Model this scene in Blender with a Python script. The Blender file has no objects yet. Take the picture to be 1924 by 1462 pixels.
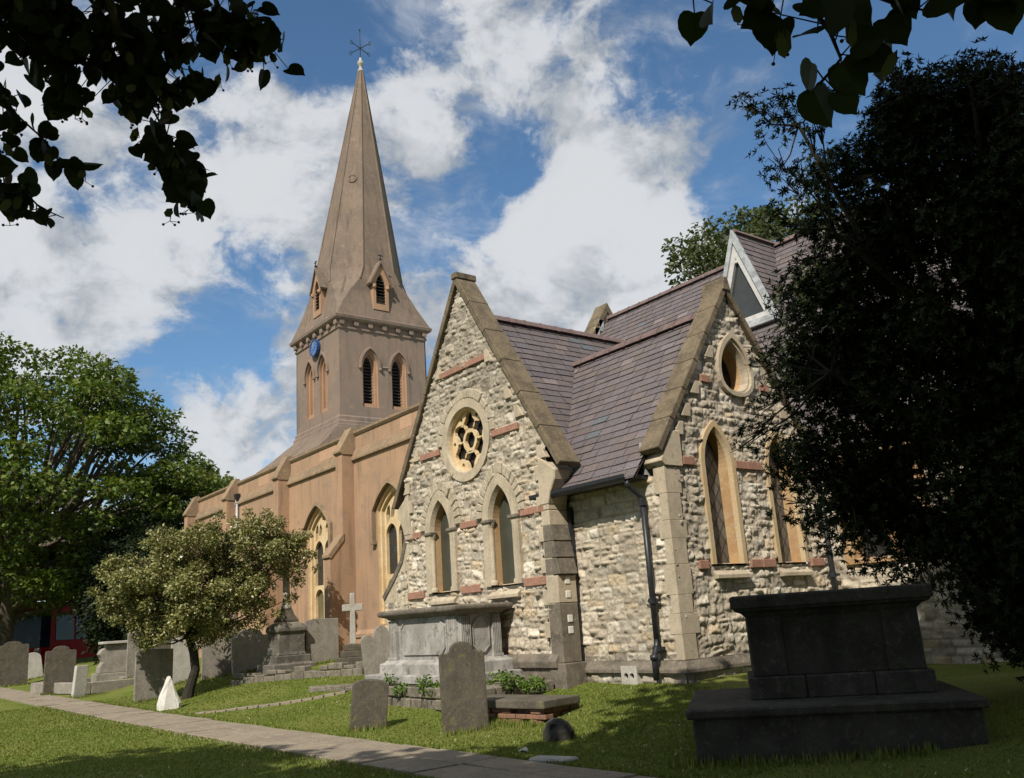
import bpy, bmesh, math, random
import numpy as np
from mathutils import Matrix, Vector
from mathutils.geometry import tessellate_polygon

random.seed(7)
rng = np.random.default_rng(7)
R = math.radians
scene = bpy.context.scene
COL = scene.collection

# ------------------------------------------------------------------ camera
FPX = 1656.3
PITCH, ROLL, YAW = 0.256107, -0.066944, 0.666650
EYE = np.array([0.0, 0.0, 1.6])
_f = np.array([-math.cos(YAW) * math.cos(PITCH), math.sin(YAW) * math.cos(PITCH), math.sin(PITCH)])
_r = np.cross(_f, [0, 0, 1]); _r /= np.linalg.norm(_r)
_u = np.cross(_r, _f)
_c, _s = math.cos(ROLL), math.sin(ROLL)
RIGHT = _c * _r + _s * _u
UP = -_s * _r + _c * _u
FWD = _f
cam = bpy.data.cameras.new('camera')
cam.sensor_width = 36.0
cam.lens = FPX / 1924 * 36.0
cam.clip_end = 5000
cam_o = bpy.data.objects.new('camera', cam)
cam_o.matrix_world = Matrix(((RIGHT[0], UP[0], -FWD[0], EYE[0]), (RIGHT[1], UP[1], -FWD[1], EYE[1]),
                             (RIGHT[2], UP[2], -FWD[2], EYE[2]), (0, 0, 0, 1)))
COL.objects.link(cam_o)
scene.camera = cam_o

# ------------------------------------------------------------------ light
SUN_AZ, SUN_EL = R(30), R(45)
sdir = Vector((math.sin(SUN_AZ) * math.cos(SUN_EL), -math.cos(SUN_AZ) * math.cos(SUN_EL), math.sin(SUN_EL)))
sl = bpy.data.lights.new('sun', 'SUN'); sl.energy = 4.9; sl.angle = R(0.5); sl.color = (1.0, 0.92, 0.80)
so = bpy.data.objects.new('sun', sl); so.rotation_euler = sdir.to_track_quat('Z', 'Y').to_euler()
COL.objects.link(so)
scene.view_settings.view_transform = 'Standard'
scene.view_settings.look = 'None'
scene.view_settings.exposure = 0.24
scene.view_settings.gamma = 1.0
scene.view_settings.use_curve_mapping = False

world = bpy.data.worlds.new('World'); scene.world = world
world.use_nodes = True


class NT:
    """small node helper"""
    def __init__(s, tree):
        s.t = tree; s.t.nodes.clear()

    def n(s, typ, ins=None, **kw):
        nd = s.t.nodes.new(typ)
        for k, v in kw.items():
            setattr(nd, k, v)
        if ins:
            for k, v in ins.items():
                s.set(nd.inputs[k], v)
        return nd

    def set(s, sock, v):
        if isinstance(v, bpy.types.NodeSocket):
            s.t.links.new(v, sock)
        elif isinstance(v, bpy.types.Node):
            s.t.links.new(v.outputs[0], sock)
        else:
            if hasattr(sock, 'default_value') and sock.type == 'RGBA' and len(v) == 3:
                v = (*v, 1)
            sock.default_value = v

    def m(s, op, a, b=0.0, c=0.0, clamp=False):
        return s.n('ShaderNodeMath', {0: a, 1: b, 2: c}, operation=op, use_clamp=clamp).outputs[0]

    def vm(s, op, a, b=(0, 0, 0)):
        nd = s.n('ShaderNodeVectorMath', {0: a, 1: b}, operation=op)
        return nd.outputs['Value'] if op in ('DOT_PRODUCT', 'LENGTH', 'DISTANCE') else nd.outputs[0]

    def mix(s, fac, a, b, mode='MIX'):
        nd = s.n('ShaderNodeMix', data_type='RGBA', blend_type=mode)
        s.set(nd.inputs[0], fac); s.set(nd.inputs[6], a); s.set(nd.inputs[7], b)
        return nd.outputs[2]

    def noise(s, vec, scale, detail=4.0, rough=0.55, dist=0.0):
        return s.n('ShaderNodeTexNoise', {'Vector': vec, 'Scale': scale, 'Detail': detail, 'Roughness': rough, 'Distortion': dist}).outputs[0]

    def ramp(s, fac, stops):
        nd = s.n('ShaderNodeValToRGB', {0: fac})
        e = nd.color_ramp.elements
        while len(e) < len(stops):
            e.new(0.5)
        for el, (p, c) in zip(e, stops):
            el.position = p
            el.color = (c, c, c, 1) if not hasattr(c, '__len__') else (*c, 1)[:4]
        return nd.outputs[0]

    def mapr(s, v, a, b, c=0.0, d=1.0, smooth=True):
        nd = s.n('ShaderNodeMapRange', {0: v, 1: a, 2: b, 3: c, 4: d})
        nd.interpolation_type = 'SMOOTHSTEP' if smooth else 'LINEAR'
        return nd.outputs[0]


def dir_of(px, py):
    d = FWD + RIGHT * ((px - 962) / FPX) - UP * ((py - 731) / FPX)
    return d / np.linalg.norm(d)


def build_sky():
    w = NT(world.node_tree)
    geo = w.n('ShaderNodeTexCoord').outputs['Generated']
    d = w.vm('NORMALIZE', geo)
    sky = w.n('ShaderNodeTexSky', sky_type='NISHITA', sun_disc=False)
    sky.sun_elevation = SUN_EL
    sky.sun_rotation = math.atan2(sdir.x, sdir.y)
    sky.air_density = 1.0; sky.dust_density = 0.3; sky.ozone_density = 3.0
    sky_col = w.mix(1.0, sky.outputs[0], SKY_TINT, 'MULTIPLY')
    # flatten the direction onto a cloud deck
    flat = w.vm('MULTIPLY', d, (1.0, 1.0, 1.35))
    warp = w.n('ShaderNodeTexNoise', {'Vector': flat, 'Scale': 5.0, 'Detail': 4.0}).outputs[1]
    deckw = w.vm('ADD', flat, w.vm('MULTIPLY', w.vm('SUBTRACT', warp, (.5, .5, .5)), (.09, .09, .09)))
    n1 = w.noise(deckw, 4.6, 10.0, 0.60)
    n2 = w.noise(deckw, 10.5, 9.0, 0.64)
    dens = w.m('ADD', w.m('MULTIPLY', w.m('SUBTRACT', n1, 0.5), 1.75), w.m('MULTIPLY', w.m('SUBTRACT', n2, 0.5), 1.25))
    bias = 0.085
    # broad banks of cloud and clearings between them, as directions in the sky
    for (x, y, rad, amp) in CLOUDS:
        c = dir_of(x, y)
        dot = w.vm('DOT_PRODUCT', d, tuple(c))
        g = w.mapr(dot, math.cos(rad / FPX), 1.0, 0.0, amp * (.62 if amp > 0 else 1.0))
        dens = w.m('ADD', dens, g)
    dens = w.m('ADD', dens, bias)
    wisp = w.mapr(w.noise(w.vm('MULTIPLY', deckw, (1.0, 1.0, 1.6)), 7.0, 9.0, 0.66, .6), .42, .74, 0, .62)
    mask = w.m('MAXIMUM', w.mapr(dens, -0.13, 0.16), w.m('MULTIPLY', wisp, w.mapr(dens, -.55, -.05)))
    thick = w.mapr(dens, 0.02, 0.42)
    n3 = w.noise(w.vm('ADD', deckw, (.02, -.035, .03)), 4.6, 7.0, 0.58)
    shade = w.mapr(w.m('SUBTRACT', n3, n1), -0.03, 0.09)
    ccol = w.mix(shade, (0.70, 0.725, 0.76), (0.40, 0.44, 0.49))
    ccol = w.mix(w.m('MULTIPLY', thick, 0.62), ccol, (0.78, 0.79, 0.805))
    b1 = w.n('ShaderNodeBackground', {'Color': sky_col, 'Strength': 0.10})
    b2 = w.n('ShaderNodeBackground', {'Color': ccol, 'Strength': 0.80})
    mx = w.n('ShaderNodeMixShader', {0: w.m('MULTIPLY', mask, 0.97), 1: b1.outputs[0], 2: b2.outputs[0]})
    out = w.n('ShaderNodeOutputWorld'); w.set(out.inputs[0], mx.outputs[0])


SKY_TINT = (0.80, 1.0, 1.06)
CLOUDS = [(600, 60, 150, -.30), (120, 30, 120, -.1), (500, 20, 120, -.2), (225, 400, 150, -.26), (60, 300, 90, -.2), (430, 560, 170, -.30),
          (330, 620, 110, -.12), (985, 290, 100, -.2), (830, 440, 150, -.24), (910, 350, 110, -.2), (1500, 60, 330, -.42), (1780, 120, 330, -.42),
          (1250, 15, 230, -.22), (1380, 390, 110, -.2), (1440, 270, 120, -.18), (800, 20, 120, -.14), (380, 110, 80, -.1),
          (450, 700, 90, -.14), (100, 900, 120, -.1), (1650, 420, 150, -.1),
          (150, 200, 170, .2), (330, 380, 220, .20), (150, 560, 260, .22), (520, 350, 170, .16), (750, 250, 190, .2), (1180, 180, 220, .26), (1050, 120, 160, .12),
          (1150, 420, 260, .30), (950, 560, 230, .24), (560, 620, 120, .1), (420, 810, 170, .22), (800, 540, 150, .12), (1350, 250, 120, .14)]
build_sky()


# ------------------------------------------------------------------ ground shape
def sm(t):
    t = min(1.0, max(0.0, t)); return t * t * (3 - 2 * t)


def G(x, y):
    a = 0.55 + 0.45 * min(1.0, max(0.0, (-x - 8) / 12))
    z = 0.75 * sm((y - 7.0) / 5.5) * a + 0.008 * max(0.0, -x - 22)
    z += 0.03 * math.sin(x * .9 + y * .4) * sm((y - 7.2) / 1.5) + 0.015 * math.sin(x * 2.3 - y * 1.7) * sm((abs(y - 6.1) - 1.2) / .8)
    return z


def gp(px, py):
    """ground point seen at a pixel of the photograph"""
    d = dir_of(px, py)
    t = 2.0
    while t < 300:
        p = EYE + d * t
        if p[2] <= G(p[0], p[1]):
            return float(p[0]), float(p[1]), float(G(p[0], p[1]))
        t += 0.02
    return float(p[0]), float(p[1]), 0.0


def at(px, py, dist):
    return EYE + dir_of(px, py) * dist


# ------------------------------------------------------------------ materials
MATS = {}


def base_mat(name):
    m = bpy.data.materials.new(name); m.use_nodes = True
    w = NT(m.node_tree)
    out = w.n('ShaderNodeOutputMaterial')
    b = w.n('ShaderNodeBsdfPrincipled')
    w.t.links.new(b.outputs[0], out.inputs[0])
    MATS[name] = m
    return m, w, b, out


def stone_mat(name, c1, c2, c3=None, scale=3.0, bump=0.4, rough=0.92, streak=0.0, spots=None, attr=False, fine=60.0, lichen=None, lich_amt=0.62, grain=1.0):
    """mottled, weathered mineral surface"""
    m, w, b, out = base_mat(name)
    co = w.n('ShaderNodeTexCoord').outputs['Object']
    n1 = w.noise(co, scale, 6.0, 0.6, 0.4)
    n2 = w.noise(co, scale * 5.3, 5.0, 0.65)
    n3 = w.noise(co, fine, 3.0, 0.6)
    if attr:
        col = w.n('ShaderNodeAttribute', attribute_name='Col').outputs[0]
        col = w.mix(w.mapr(n2, .40, .72, 0, .42), col, c2)
    else:
        col = w.mix(w.mapr(n1, .32, .68), c1, c2)
    if c3 is not None:
        col = w.mix(w.mapr(n2, .5, .72, 0, .8), col, c3)
    if streak:
        st = w.vm('MULTIPLY', co, (2.6, 2.6, .22))
        ns = w.noise(st, 1.6, 5.0, 0.6)
        col = w.mix(w.mapr(ns, .48, .75, 0, streak), col, tuple(x * .35 for x in c1))
    if lichen is not None:
        nl = w.noise(co, scale * 2.2 + 1.3, 6.0, 0.7, 0.8)
        col = w.mix(w.mapr(nl, lich_amt - .04, lich_amt + .06, 0, .85), col, lichen)
    col = w.mix(1.0, col, w.mix(w.mapr(n3, .25, .75), (1 - .24 * grain,) * 3, (1 + .2 * grain,) * 3), 'MULTIPLY')
    w.set(b.inputs['Base Color'], col)
    b.inputs['Roughness'].default_value = rough
    b.inputs['Specular IOR Level'].default_value = 0.25
    h = w.m('ADD', w.m('MULTIPLY', n2, .6), w.m('MULTIPLY', n3, .35))
    bp = w.n('ShaderNodeBump', {'Strength': bump, 'Distance': 0.03, 'Height': h})
    w.set(b.inputs['Normal'], bp.outputs[0])
    return m


def leaf_mat(name, trans=0.3, rough=0.5, tint=(1, 1, 1), spec=.35):
    m, w, b, out = base_mat(name)
    col = w.n('ShaderNodeAttribute', attribute_name='Col').outputs[0]
    col = w.mix(1.0, col, tint, 'MULTIPLY')
    w.set(b.inputs['Base Color'], col)
    b.inputs['Roughness'].default_value = rough
    b.inputs['Specular IOR Level'].default_value = spec
    tr = w.n('ShaderNodeBsdfTranslucent', {'Color': w.mix(1.0, col, (1.25, 1.35, .6), 'MULTIPLY')})
    mx = w.n('ShaderNodeMixShader', {0: trans, 1: b.outputs[0], 2: tr.outputs[0]})
    w.set(out.inputs[0], mx.outputs[0])
    return m


def plain_mat(name, c, rough=.6, metal=0.0, var=.25, scale=8.0, spec=.4):
    m, w, b, out = base_mat(name)
    co = w.n('ShaderNodeTexCoord').outputs['Object']
    n = w.noise(co, scale, 5.0, .6)
    col = w.mix(w.mapr(n, .3, .7), tuple(x * (1 - var) for x in c), tuple(x * (1 + var) for x in c))
    w.set(b.inputs['Base Color'], col)
    b.inputs['Roughness'].default_value = rough
    b.inputs['Metallic'].default_value = metal
    b.inputs['Specular IOR Level'].default_value = spec
    return m


def glass_mat(name, c, pitch_u, pitch_v, diamond=False, axis=0, rough=.12):
    """dark leaded glass: panes that tilt a little, lead lines between them"""
    m, w, b, out = base_mat(name)
    co = w.n('ShaderNodeTexCoord').outputs['Object']
    sp = w.n('ShaderNodeSeparateXYZ', {0: co})
    u, v = sp.outputs[axis], sp.outputs[2]
    u, v = w.m('DIVIDE', u, pitch_u), w.m('DIVIDE', v, pitch_v)
    if diamond:
        u, v = w.m('ADD', u, v), w.m('SUBTRACT', u, v)
    fu, fv = w.m('FRACT', w.m('ADD', u, 500)), w.m('FRACT', w.m('ADD', v, 500))
    lead = w.m('MAXIMUM', w.m('GREATER_THAN', w.m('ABSOLUTE', w.m('SUBTRACT', fu, .5)), .44), w.m('GREATER_THAN', w.m('ABSOLUTE', w.m('SUBTRACT', fv, .5)), .44))
    cell = w.n('ShaderNodeCombineXYZ', {0: w.m('FLOOR', u), 1: w.m('FLOOR', v)}).outputs[0]
    wn = w.n('ShaderNodeTexWhiteNoise', {'Vector': cell})
    col = w.mix(w.mapr(wn.outputs[0], 0, 1, 0, .5), c, tuple(x * 2.0 for x in c))
    w.set(b.inputs['Base Color'], w.mix(lead, col, (.02, .02, .02)))
    w.set(b.inputs['Roughness'], w.m('ADD', w.m('MULTIPLY', lead, .5), rough))
    nrm = w.n('ShaderNodeNewGeometry').outputs['Normal']
    tilt = w.vm('MULTIPLY', w.vm('SUBTRACT', wn.outputs[1], (.5, .5, .5)), (.09, .09, .09))
    w.set(b.inputs['Normal'], w.vm('NORMALIZE', w.vm('ADD', nrm, tilt)))
    return m


RAG = stone_mat('ragstone', (.5, .44, .34), (.27, .225, .16), scale=4.0, bump=.6, attr=True, fine=45)
DRESS = stone_mat('dressed_limestone', (.47, .40, .295), (.36, .305, .225), (.28, .24, .18), scale=2.2, bump=.2, streak=.4, fine=70)
REVEAL = stone_mat('sheltered_sandstone', (.45, .31, .165), (.37, .22, .105), (.42, .35, .25), scale=2.2, bump=.2, streak=.35, fine=70)
DARKDRESS = stone_mat('sooty_limestone', (.17, .145, .115), (.09, .08, .065), (.26, .22, .16), scale=2.5, bump=.3, streak=.4)
WARMDR = stone_mat('warm_dressed_stone', (.46, .37, .235), (.44, .31, .16), (.40, .34, .25), scale=1.3, bump=.12, fine=70)
REDST = stone_mat('red_sandstone', (.33, .175, .125), (.26, .14, .10), (.36, .25, .18), scale=3, bump=.25)
COPE = stone_mat('mossy_coping_stone', (.165, .13, .085), (.09, .073, .05), (.22, .175, .115), scale=3.2, bump=.6, lichen=(.26, .19, .05), lich_amt=.66)
STUCCO = stone_mat('ochre_stucco', (.385, .245, .153), (.315, .207, .135), (.25, .185, .132), scale=.55, bump=.06, streak=.55, fine=25, grain=.45)
STUCCO_W = stone_mat('weathered_stucco', (.27, .19, .12), (.21, .155, .10), (.34, .235, .14), scale=.8, bump=.08, streak=.4, fine=25)
CREAMST = stone_mat('cream_tracery_stone', (.60, .47, .29), (.52, .38, .21), scale=1.5, bump=.1, fine=50)
TOWERM = stone_mat('tower_render', (.235, .172, .133), (.185, .148, .122), (.27, .195, .145), scale=.5, bump=.06, streak=.5, fine=18, grain=.4)
TOWERJ = stone_mat('tower_jamb_stone', (.38, .24, .15), (.32, .20, .13), scale=1.0, bump=.06)
SPIREM = stone_mat('spire_stone', (.192, .143, .110), (.15, .117, .093), (.225, .17, .128), scale=.6, bump=.12, streak=.5, fine=14, grain=.5)
SLATE = stone_mat('purple_slate', (.15, .12, .125), (.095, .078, .085), scale=6, bump=.12, rough=.6, attr=True, fine=30, lichen=(.30, .29, .25), lich_amt=.74)
RIDGE = stone_mat('ridge_tile', (.16, .11, .105), (.10, .075, .07), (.2, .15, .12), scale=5, bump=.2)
IRON = plain_mat('black_painted_iron', (.018, .02, .024), rough=.42, var=.3, scale=14)
LEAD = plain_mat('lead_flashing', (.34, .36, .37), rough=.5, var=.3, scale=6)
WHITEFR = plain_mat('grey_white_painted_frame', (.50, .49, .47), rough=.45, var=.12)
LOUV = plain_mat('dark_louvre_slats', (.035, .03, .027), rough=.75)
VOID = plain_mat('dark_void', (.004, .004, .004), rough=.95)
GLASS_S = plain_mat('greenish_protective_pane', (.05, .052, .038), rough=.35, var=.15, scale=2)
GLASS_E = glass_mat('leaded_quarries_east', (.085, .08, .07), .22, .32, diamond=True, axis=1, rough=.2)
GLASS_N = glass_mat('leaded_grid_glass', (.018, .019, .02), .15, .2, axis=0)
GLASS_O = plain_mat('olive_pane', (.13, .115, .06), rough=.25, var=.2, scale=1.5)
GLASS_D = plain_mat('dormer_glass', (.035, .04, .038), rough=.06, var=.2, scale=1.5, spec=.6)
BLUE = plain_mat('blue_clock_enamel', (.03, .12, .38), rough=.35, var=.1)
BLUED = plain_mat('dark_blue_paint', (.02, .06, .18), rough=.4)
GILT = plain_mat('gilt_metal', (.65, .5, .2), rough=.35, metal=.7, var=.1)
GSTONE = stone_mat('grey_headstone', (.27, .245, .21), (.19, .17, .14), (.33, .30, .25), scale=2.6, bump=.35, streak=.3, lichen=(.16, .15, .08), lich_amt=.66)
GDARK = stone_mat('dark_headstone', (.115, .10, .08), (.075, .066, .052), (.15, .13, .09), scale=3, bump=.4, streak=.35, lichen=(.16, .14, .05), lich_amt=.6)
GPALE = stone_mat('pale_headstone', (.43, .41, .37), (.33, .31, .27), (.5, .47, .42), scale=3, bump=.3, streak=.2, lichen=(.40, .33, .12), lich_amt=.7)
GMARB = stone_mat('white_marble', (.66, .64, .59), (.55, .53, .47), scale=4, bump=.35)
TOMBM = stone_mat('grey_tomb_limestone', (.38, .365, .34), (.24, .228, .21), (.17, .158, .14), scale=1.7, bump=.3, streak=.7, lichen=(.12, .115, .10), lich_amt=.60)
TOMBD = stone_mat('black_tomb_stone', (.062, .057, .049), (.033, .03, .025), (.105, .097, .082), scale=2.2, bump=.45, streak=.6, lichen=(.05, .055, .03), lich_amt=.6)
RUBBLE = stone_mat('rubble_stone', (.20, .175, .14), (.11, .095, .075), (.28, .25, .2), scale=4, bump=.7, lichen=(.09, .10, .03), lich_amt=.6)
BRICK = stone_mat('old_red_brick', (.25, .13, .085), (.17, .10, .07), (.3, .2, .14), scale=7, bump=.5)
PAVE = stone_mat('york_stone_flag', (.255, .215, .16), (.195, .165, .125), (.31, .265, .2), scale=1.2, bump=.2, streak=0, attr=False, fine=35)
BARK = stone_mat('grey_brown_bark', (.12, .10, .075), (.065, .053, .04), (.17, .145, .11), scale=6, bump=.8)
BARKD = stone_mat('dark_bark', (.04, .033, .026), (.022, .019, .015), scale=8, bump=.8)
REDP = plain_mat('red_bus_paint', (.26, .008, .008), rough=.6, var=.12, spec=.08)
BUSGL = plain_mat('bus_glass', (.008, .014, .024), rough=.16, var=.6, scale=1.2, spec=.16)
L_MAPLE = leaf_mat('maple_leaf', .3)
L_PALE = leaf_mat('pale_tree_leaf', .3)
L_HOLLY = leaf_mat('variegated_leaf', .16, rough=.35)
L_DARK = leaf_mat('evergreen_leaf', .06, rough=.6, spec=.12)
L_LIME = leaf_mat('lime_leaf', .12, rough=.6, spec=.2)
L_GREEN = leaf_mat('low_plant_leaf', .3)
L_GRASS = leaf_mat('grass_blade', .35, rough=.6, spec=.2)


def ground_mat():
    m, w, b, out = base_mat('lawn')
    co = w.n('ShaderNodeTexCoord').outputs['Object']
    n1 = w.noise(co, .55, 5, .6, .5); n2 = w.noise(co, 4.5, 5, .65); n3 = w.noise(co, 38, 4, .7)
    c = w.mix(w.mapr(n1, .35, .66), (.118, .165, .028), (.185, .205, .055))
    c = w.mix(w.mapr(n2, .5, .72, 0, .7), c, (.20, .20, .065))
    c = w.mix(w.mapr(n2, .28, .42, .55, 0), c, (.085, .115, .02))
    c = w.mix(w.mapr(n3, .3, .75), w.mix(1.0, c, (.55, .58, .5), 'MULTIPLY'), w.mix(1.0, c, (1.3, 1.25, 1.2), 'MULTIPLY'))
    w.set(b.inputs['Base Color'], c)
    b.inputs['Roughness'].default_value = .95; b.inputs['Specular IOR Level'].default_value = .1
    bp = w.n('ShaderNodeBump', {'Strength': .8, 'Distance': .05, 'Height': w.m('ADD', w.m('MULTIPLY', n2, .5), n3)})
    w.set(b.inputs['Normal'], bp.outputs[0])
    return m


LAWN = ground_mat()


# ------------------------------------------------------------------ mesh helpers
def props(o, label=None, cat=None, group=None, kind=None):
    if label: o['label'] = label
    if cat: o['category'] = cat
    if group: o['group'] = group
    if kind: o['kind'] = kind
    return o


def attach(o, parent):
    if parent is not None:
        o.parent = parent
        o.matrix_parent_inverse = parent_world(parent).inverted()


def parent_world(p):
    m = p.matrix_basis.copy()
    if p.parent:
        m = parent_world(p.parent) @ p.matrix_parent_inverse @ m
    return m


def empty(name, loc, label, cat, group=None):
    o = bpy.data.objects.new(name, None); COL.objects.link(o)
    o.location = loc; o.empty_display_size = .3
    return props(o, label, cat, group)


class MB:
    def __init__(s):
        s.v = []; s.f = []; s.c = None

    def add(s, verts, faces):
        o = len(s.v)
        s.v.extend([tuple(p) for p in verts])
        s.f.extend([tuple(i + o for i in f) for f in faces])
        return s

    def box(s, x0, x1, y0, y1, z0, z1, M=None):
        p = [(x, y, z) for z in (z0, z1) for y in (y0, y1) for x in (x0, x1)]
        if M is not None:
            p = [tuple(M @ Vector(q)) for q in p]
        return s.add(p, [(0, 2, 3, 1), (4, 5, 7, 6), (0, 1, 5, 4), (2, 6, 7, 3), (0, 4, 6, 2), (1, 3, 7, 5)])

    def loft(s, loops, cap0=False, cap1=False, closed=True):
        n = len(loops[0]); o = len(s.v)
        for L in loops:
            s.v.extend([tuple(p) for p in L])
        for k in range(len(loops) - 1):
            for i in range(n if closed else n - 1):
                j = (i + 1) % n
                s.f.append((o + k * n + i, o + k * n + j, o + (k + 1) * n + j, o + (k + 1) * n + i))
        if cap0: s.f.append(tuple(o + i for i in reversed(range(n))))
        if cap1: s.f.append(tuple(o + (len(loops) - 1) * n + i for i in range(n)))
        return s

    def extrude(s, pts, F, w0, w1):
        return s.loft([[F(u, v, w0) for u, v in pts], [F(u, v, w1) for u, v in pts]], True, True)

    def plate(s, outer, holes, F, w, w_back=None):
        """flat face with holes; optional depth for the hole sides and outer edge"""
        loops = [outer] + holes
        tri = tessellate_polygon([[Vector((u, v, 0)) for u, v in L] for L in loops])
        flat = [p for L in loops for p in L]
        s.add([F(u, v, w) for u, v in flat], [tuple(t) for t in tri])
        if w_back is not None:
            for L in loops:
                s.loft([[F(u, v, w) for u, v in L], [F(u, v, w_back) for u, v in L]])
        return s

    def tube(s, pts, rad, n=8, cap=True):
        pts = [Vector(p) for p in pts]
        if not hasattr(rad, '__len__'):
            rad = [rad] * len(pts)
        loops = []
        prev = None
        for i, p in enumerate(pts):
            t = (pts[min(i + 1, len(pts) - 1)] - pts[max(i - 1, 0)])
            t.normalize()
            a = Vector((0, 0, 1)) if abs(t.z) < .9 else Vector((1, 0, 0))
            if prev is not None:
                x = (prev - t * prev.dot(t)).normalized()
            else:
                x = t.cross(a).normalized()
            prev = x
            y = t.cross(x)
            loops.append([p + (x * math.cos(2 * math.pi * k / n) + y * math.sin(2 * math.pi * k / n)) * rad[i] for k in range(n)])
        return s.loft(loops, cap, cap)

    def lathe(s, prof, cx, cy, n=16):
        loops = [[(cx + r * math.cos(2 * math.pi * k / n), cy + r * math.sin(2 * math.pi * k / n), z) for k in range(n)] for r, z in prof]
        return s.loft(loops, True, True)

    def build(s, name, mat, parent=None, bevel=0.0, smooth=False, label=None, seg=1, fix=True):
        me = bpy.data.meshes.new(name)
        me.from_pydata(s.v, [], s.f)
        if s.c is not None:
            at_ = me.color_attributes.new('Col', 'FLOAT_COLOR', 'POINT')
            at_.data.foreach_set('color', np.asarray(s.c, dtype=np.float32).ravel())
        me.materials.append(mat)
        if fix or bevel:
            bm = bmesh.new(); bm.from_mesh(me)
            if fix:
                bmesh.ops.recalc_face_normals(bm, faces=bm.faces)
            if bevel:
                bmesh.ops.remove_doubles(bm, verts=bm.verts, dist=1e-5)
                ed = [e for e in bm.edges if len(e.link_faces) == 2 and e.calc_face_angle(0) > .5]
                bmesh.ops.bevel(bm, geom=ed, offset=bevel, segments=seg, affect='EDGES', profile=.6, clamp_overlap=True)
            bm.to_mesh(me); bm.free()
        if smooth:
            me.polygons.foreach_set('use_smooth', [True] * len(me.polygons))
        o = bpy.data.objects.new(name, me); COL.objects.link(o)
        attach(o, parent)
        if label: o['label'] = label
        return o


def np_mesh(name, v, faces, mat, parent=None, col=None, smooth=False):
    """faces: (N,k) int array"""
    v = np.asarray(v, np.float32); faces = np.asarray(faces, np.int32)
    me = bpy.data.meshes.new(name)
    k = faces.shape[1]
    me.vertices.add(len(v)); me.vertices.foreach_set('co', v.ravel())
    me.loops.add(faces.size); me.loops.foreach_set('vertex_index', faces.ravel())
    me.polygons.add(len(faces))
    me.polygons.foreach_set('loop_start', np.arange(0, faces.size, k, dtype=np.int32))
    me.polygons.foreach_set('loop_total', np.full(len(faces), k, np.int32))
    if smooth:
        me.polygons.foreach_set('use_smooth', np.ones(len(faces), bool))
    me.update(calc_edges=True)
    if col is not None:
        c = np.ones((len(v), 4), np.float32); c[:, :3] = col
        a = me.color_attributes.new('Col', 'FLOAT_COLOR', 'POINT'); a.data.foreach_set('color', c.ravel())
    me.materials.append(mat)
    me.validate()
    o = bpy.data.objects.new(name, me); COL.objects.link(o)
    attach(o, parent)
    return o


def SF(yp):     # wall facing -Y
    return lambda u, v, w: (u, yp - w, v)


def EF(xp):     # wall facing +X ; u runs along Y
    return lambda u, v, w: (xp + w, u, v)


def vnoise(u, v, scale, seed):
    r = np.random.default_rng(seed); T = r.random((128, 128))
    x = u * scale + 1000.3; y = v * scale + 1000.7
    xi = np.floor(x).astype(int); yi = np.floor(y).astype(int)
    fx = x - xi; fy = y - yi
    fx = fx * fx * (3 - 2 * fx); fy = fy * fy * (3 - 2 * fy)
    g = lambda a, b: T[a % 128, b % 128]
    return (g(xi, yi) * (1 - fx) + g(xi + 1, yi) * fx) * (1 - fy) + (g(xi, yi + 1) * (1 - fx) + g(xi + 1, yi + 1) * fx) * fy


STONE_COLS = np.array([(.485, .43, .34), (.445, .392, .312), (.52, .47, .385), (.405, .355, .28), (.345, .30, .238), (.45, .365, .255), (.26, .228, .185), (.56, .52, .44), (.37, .335, .278)])


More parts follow.
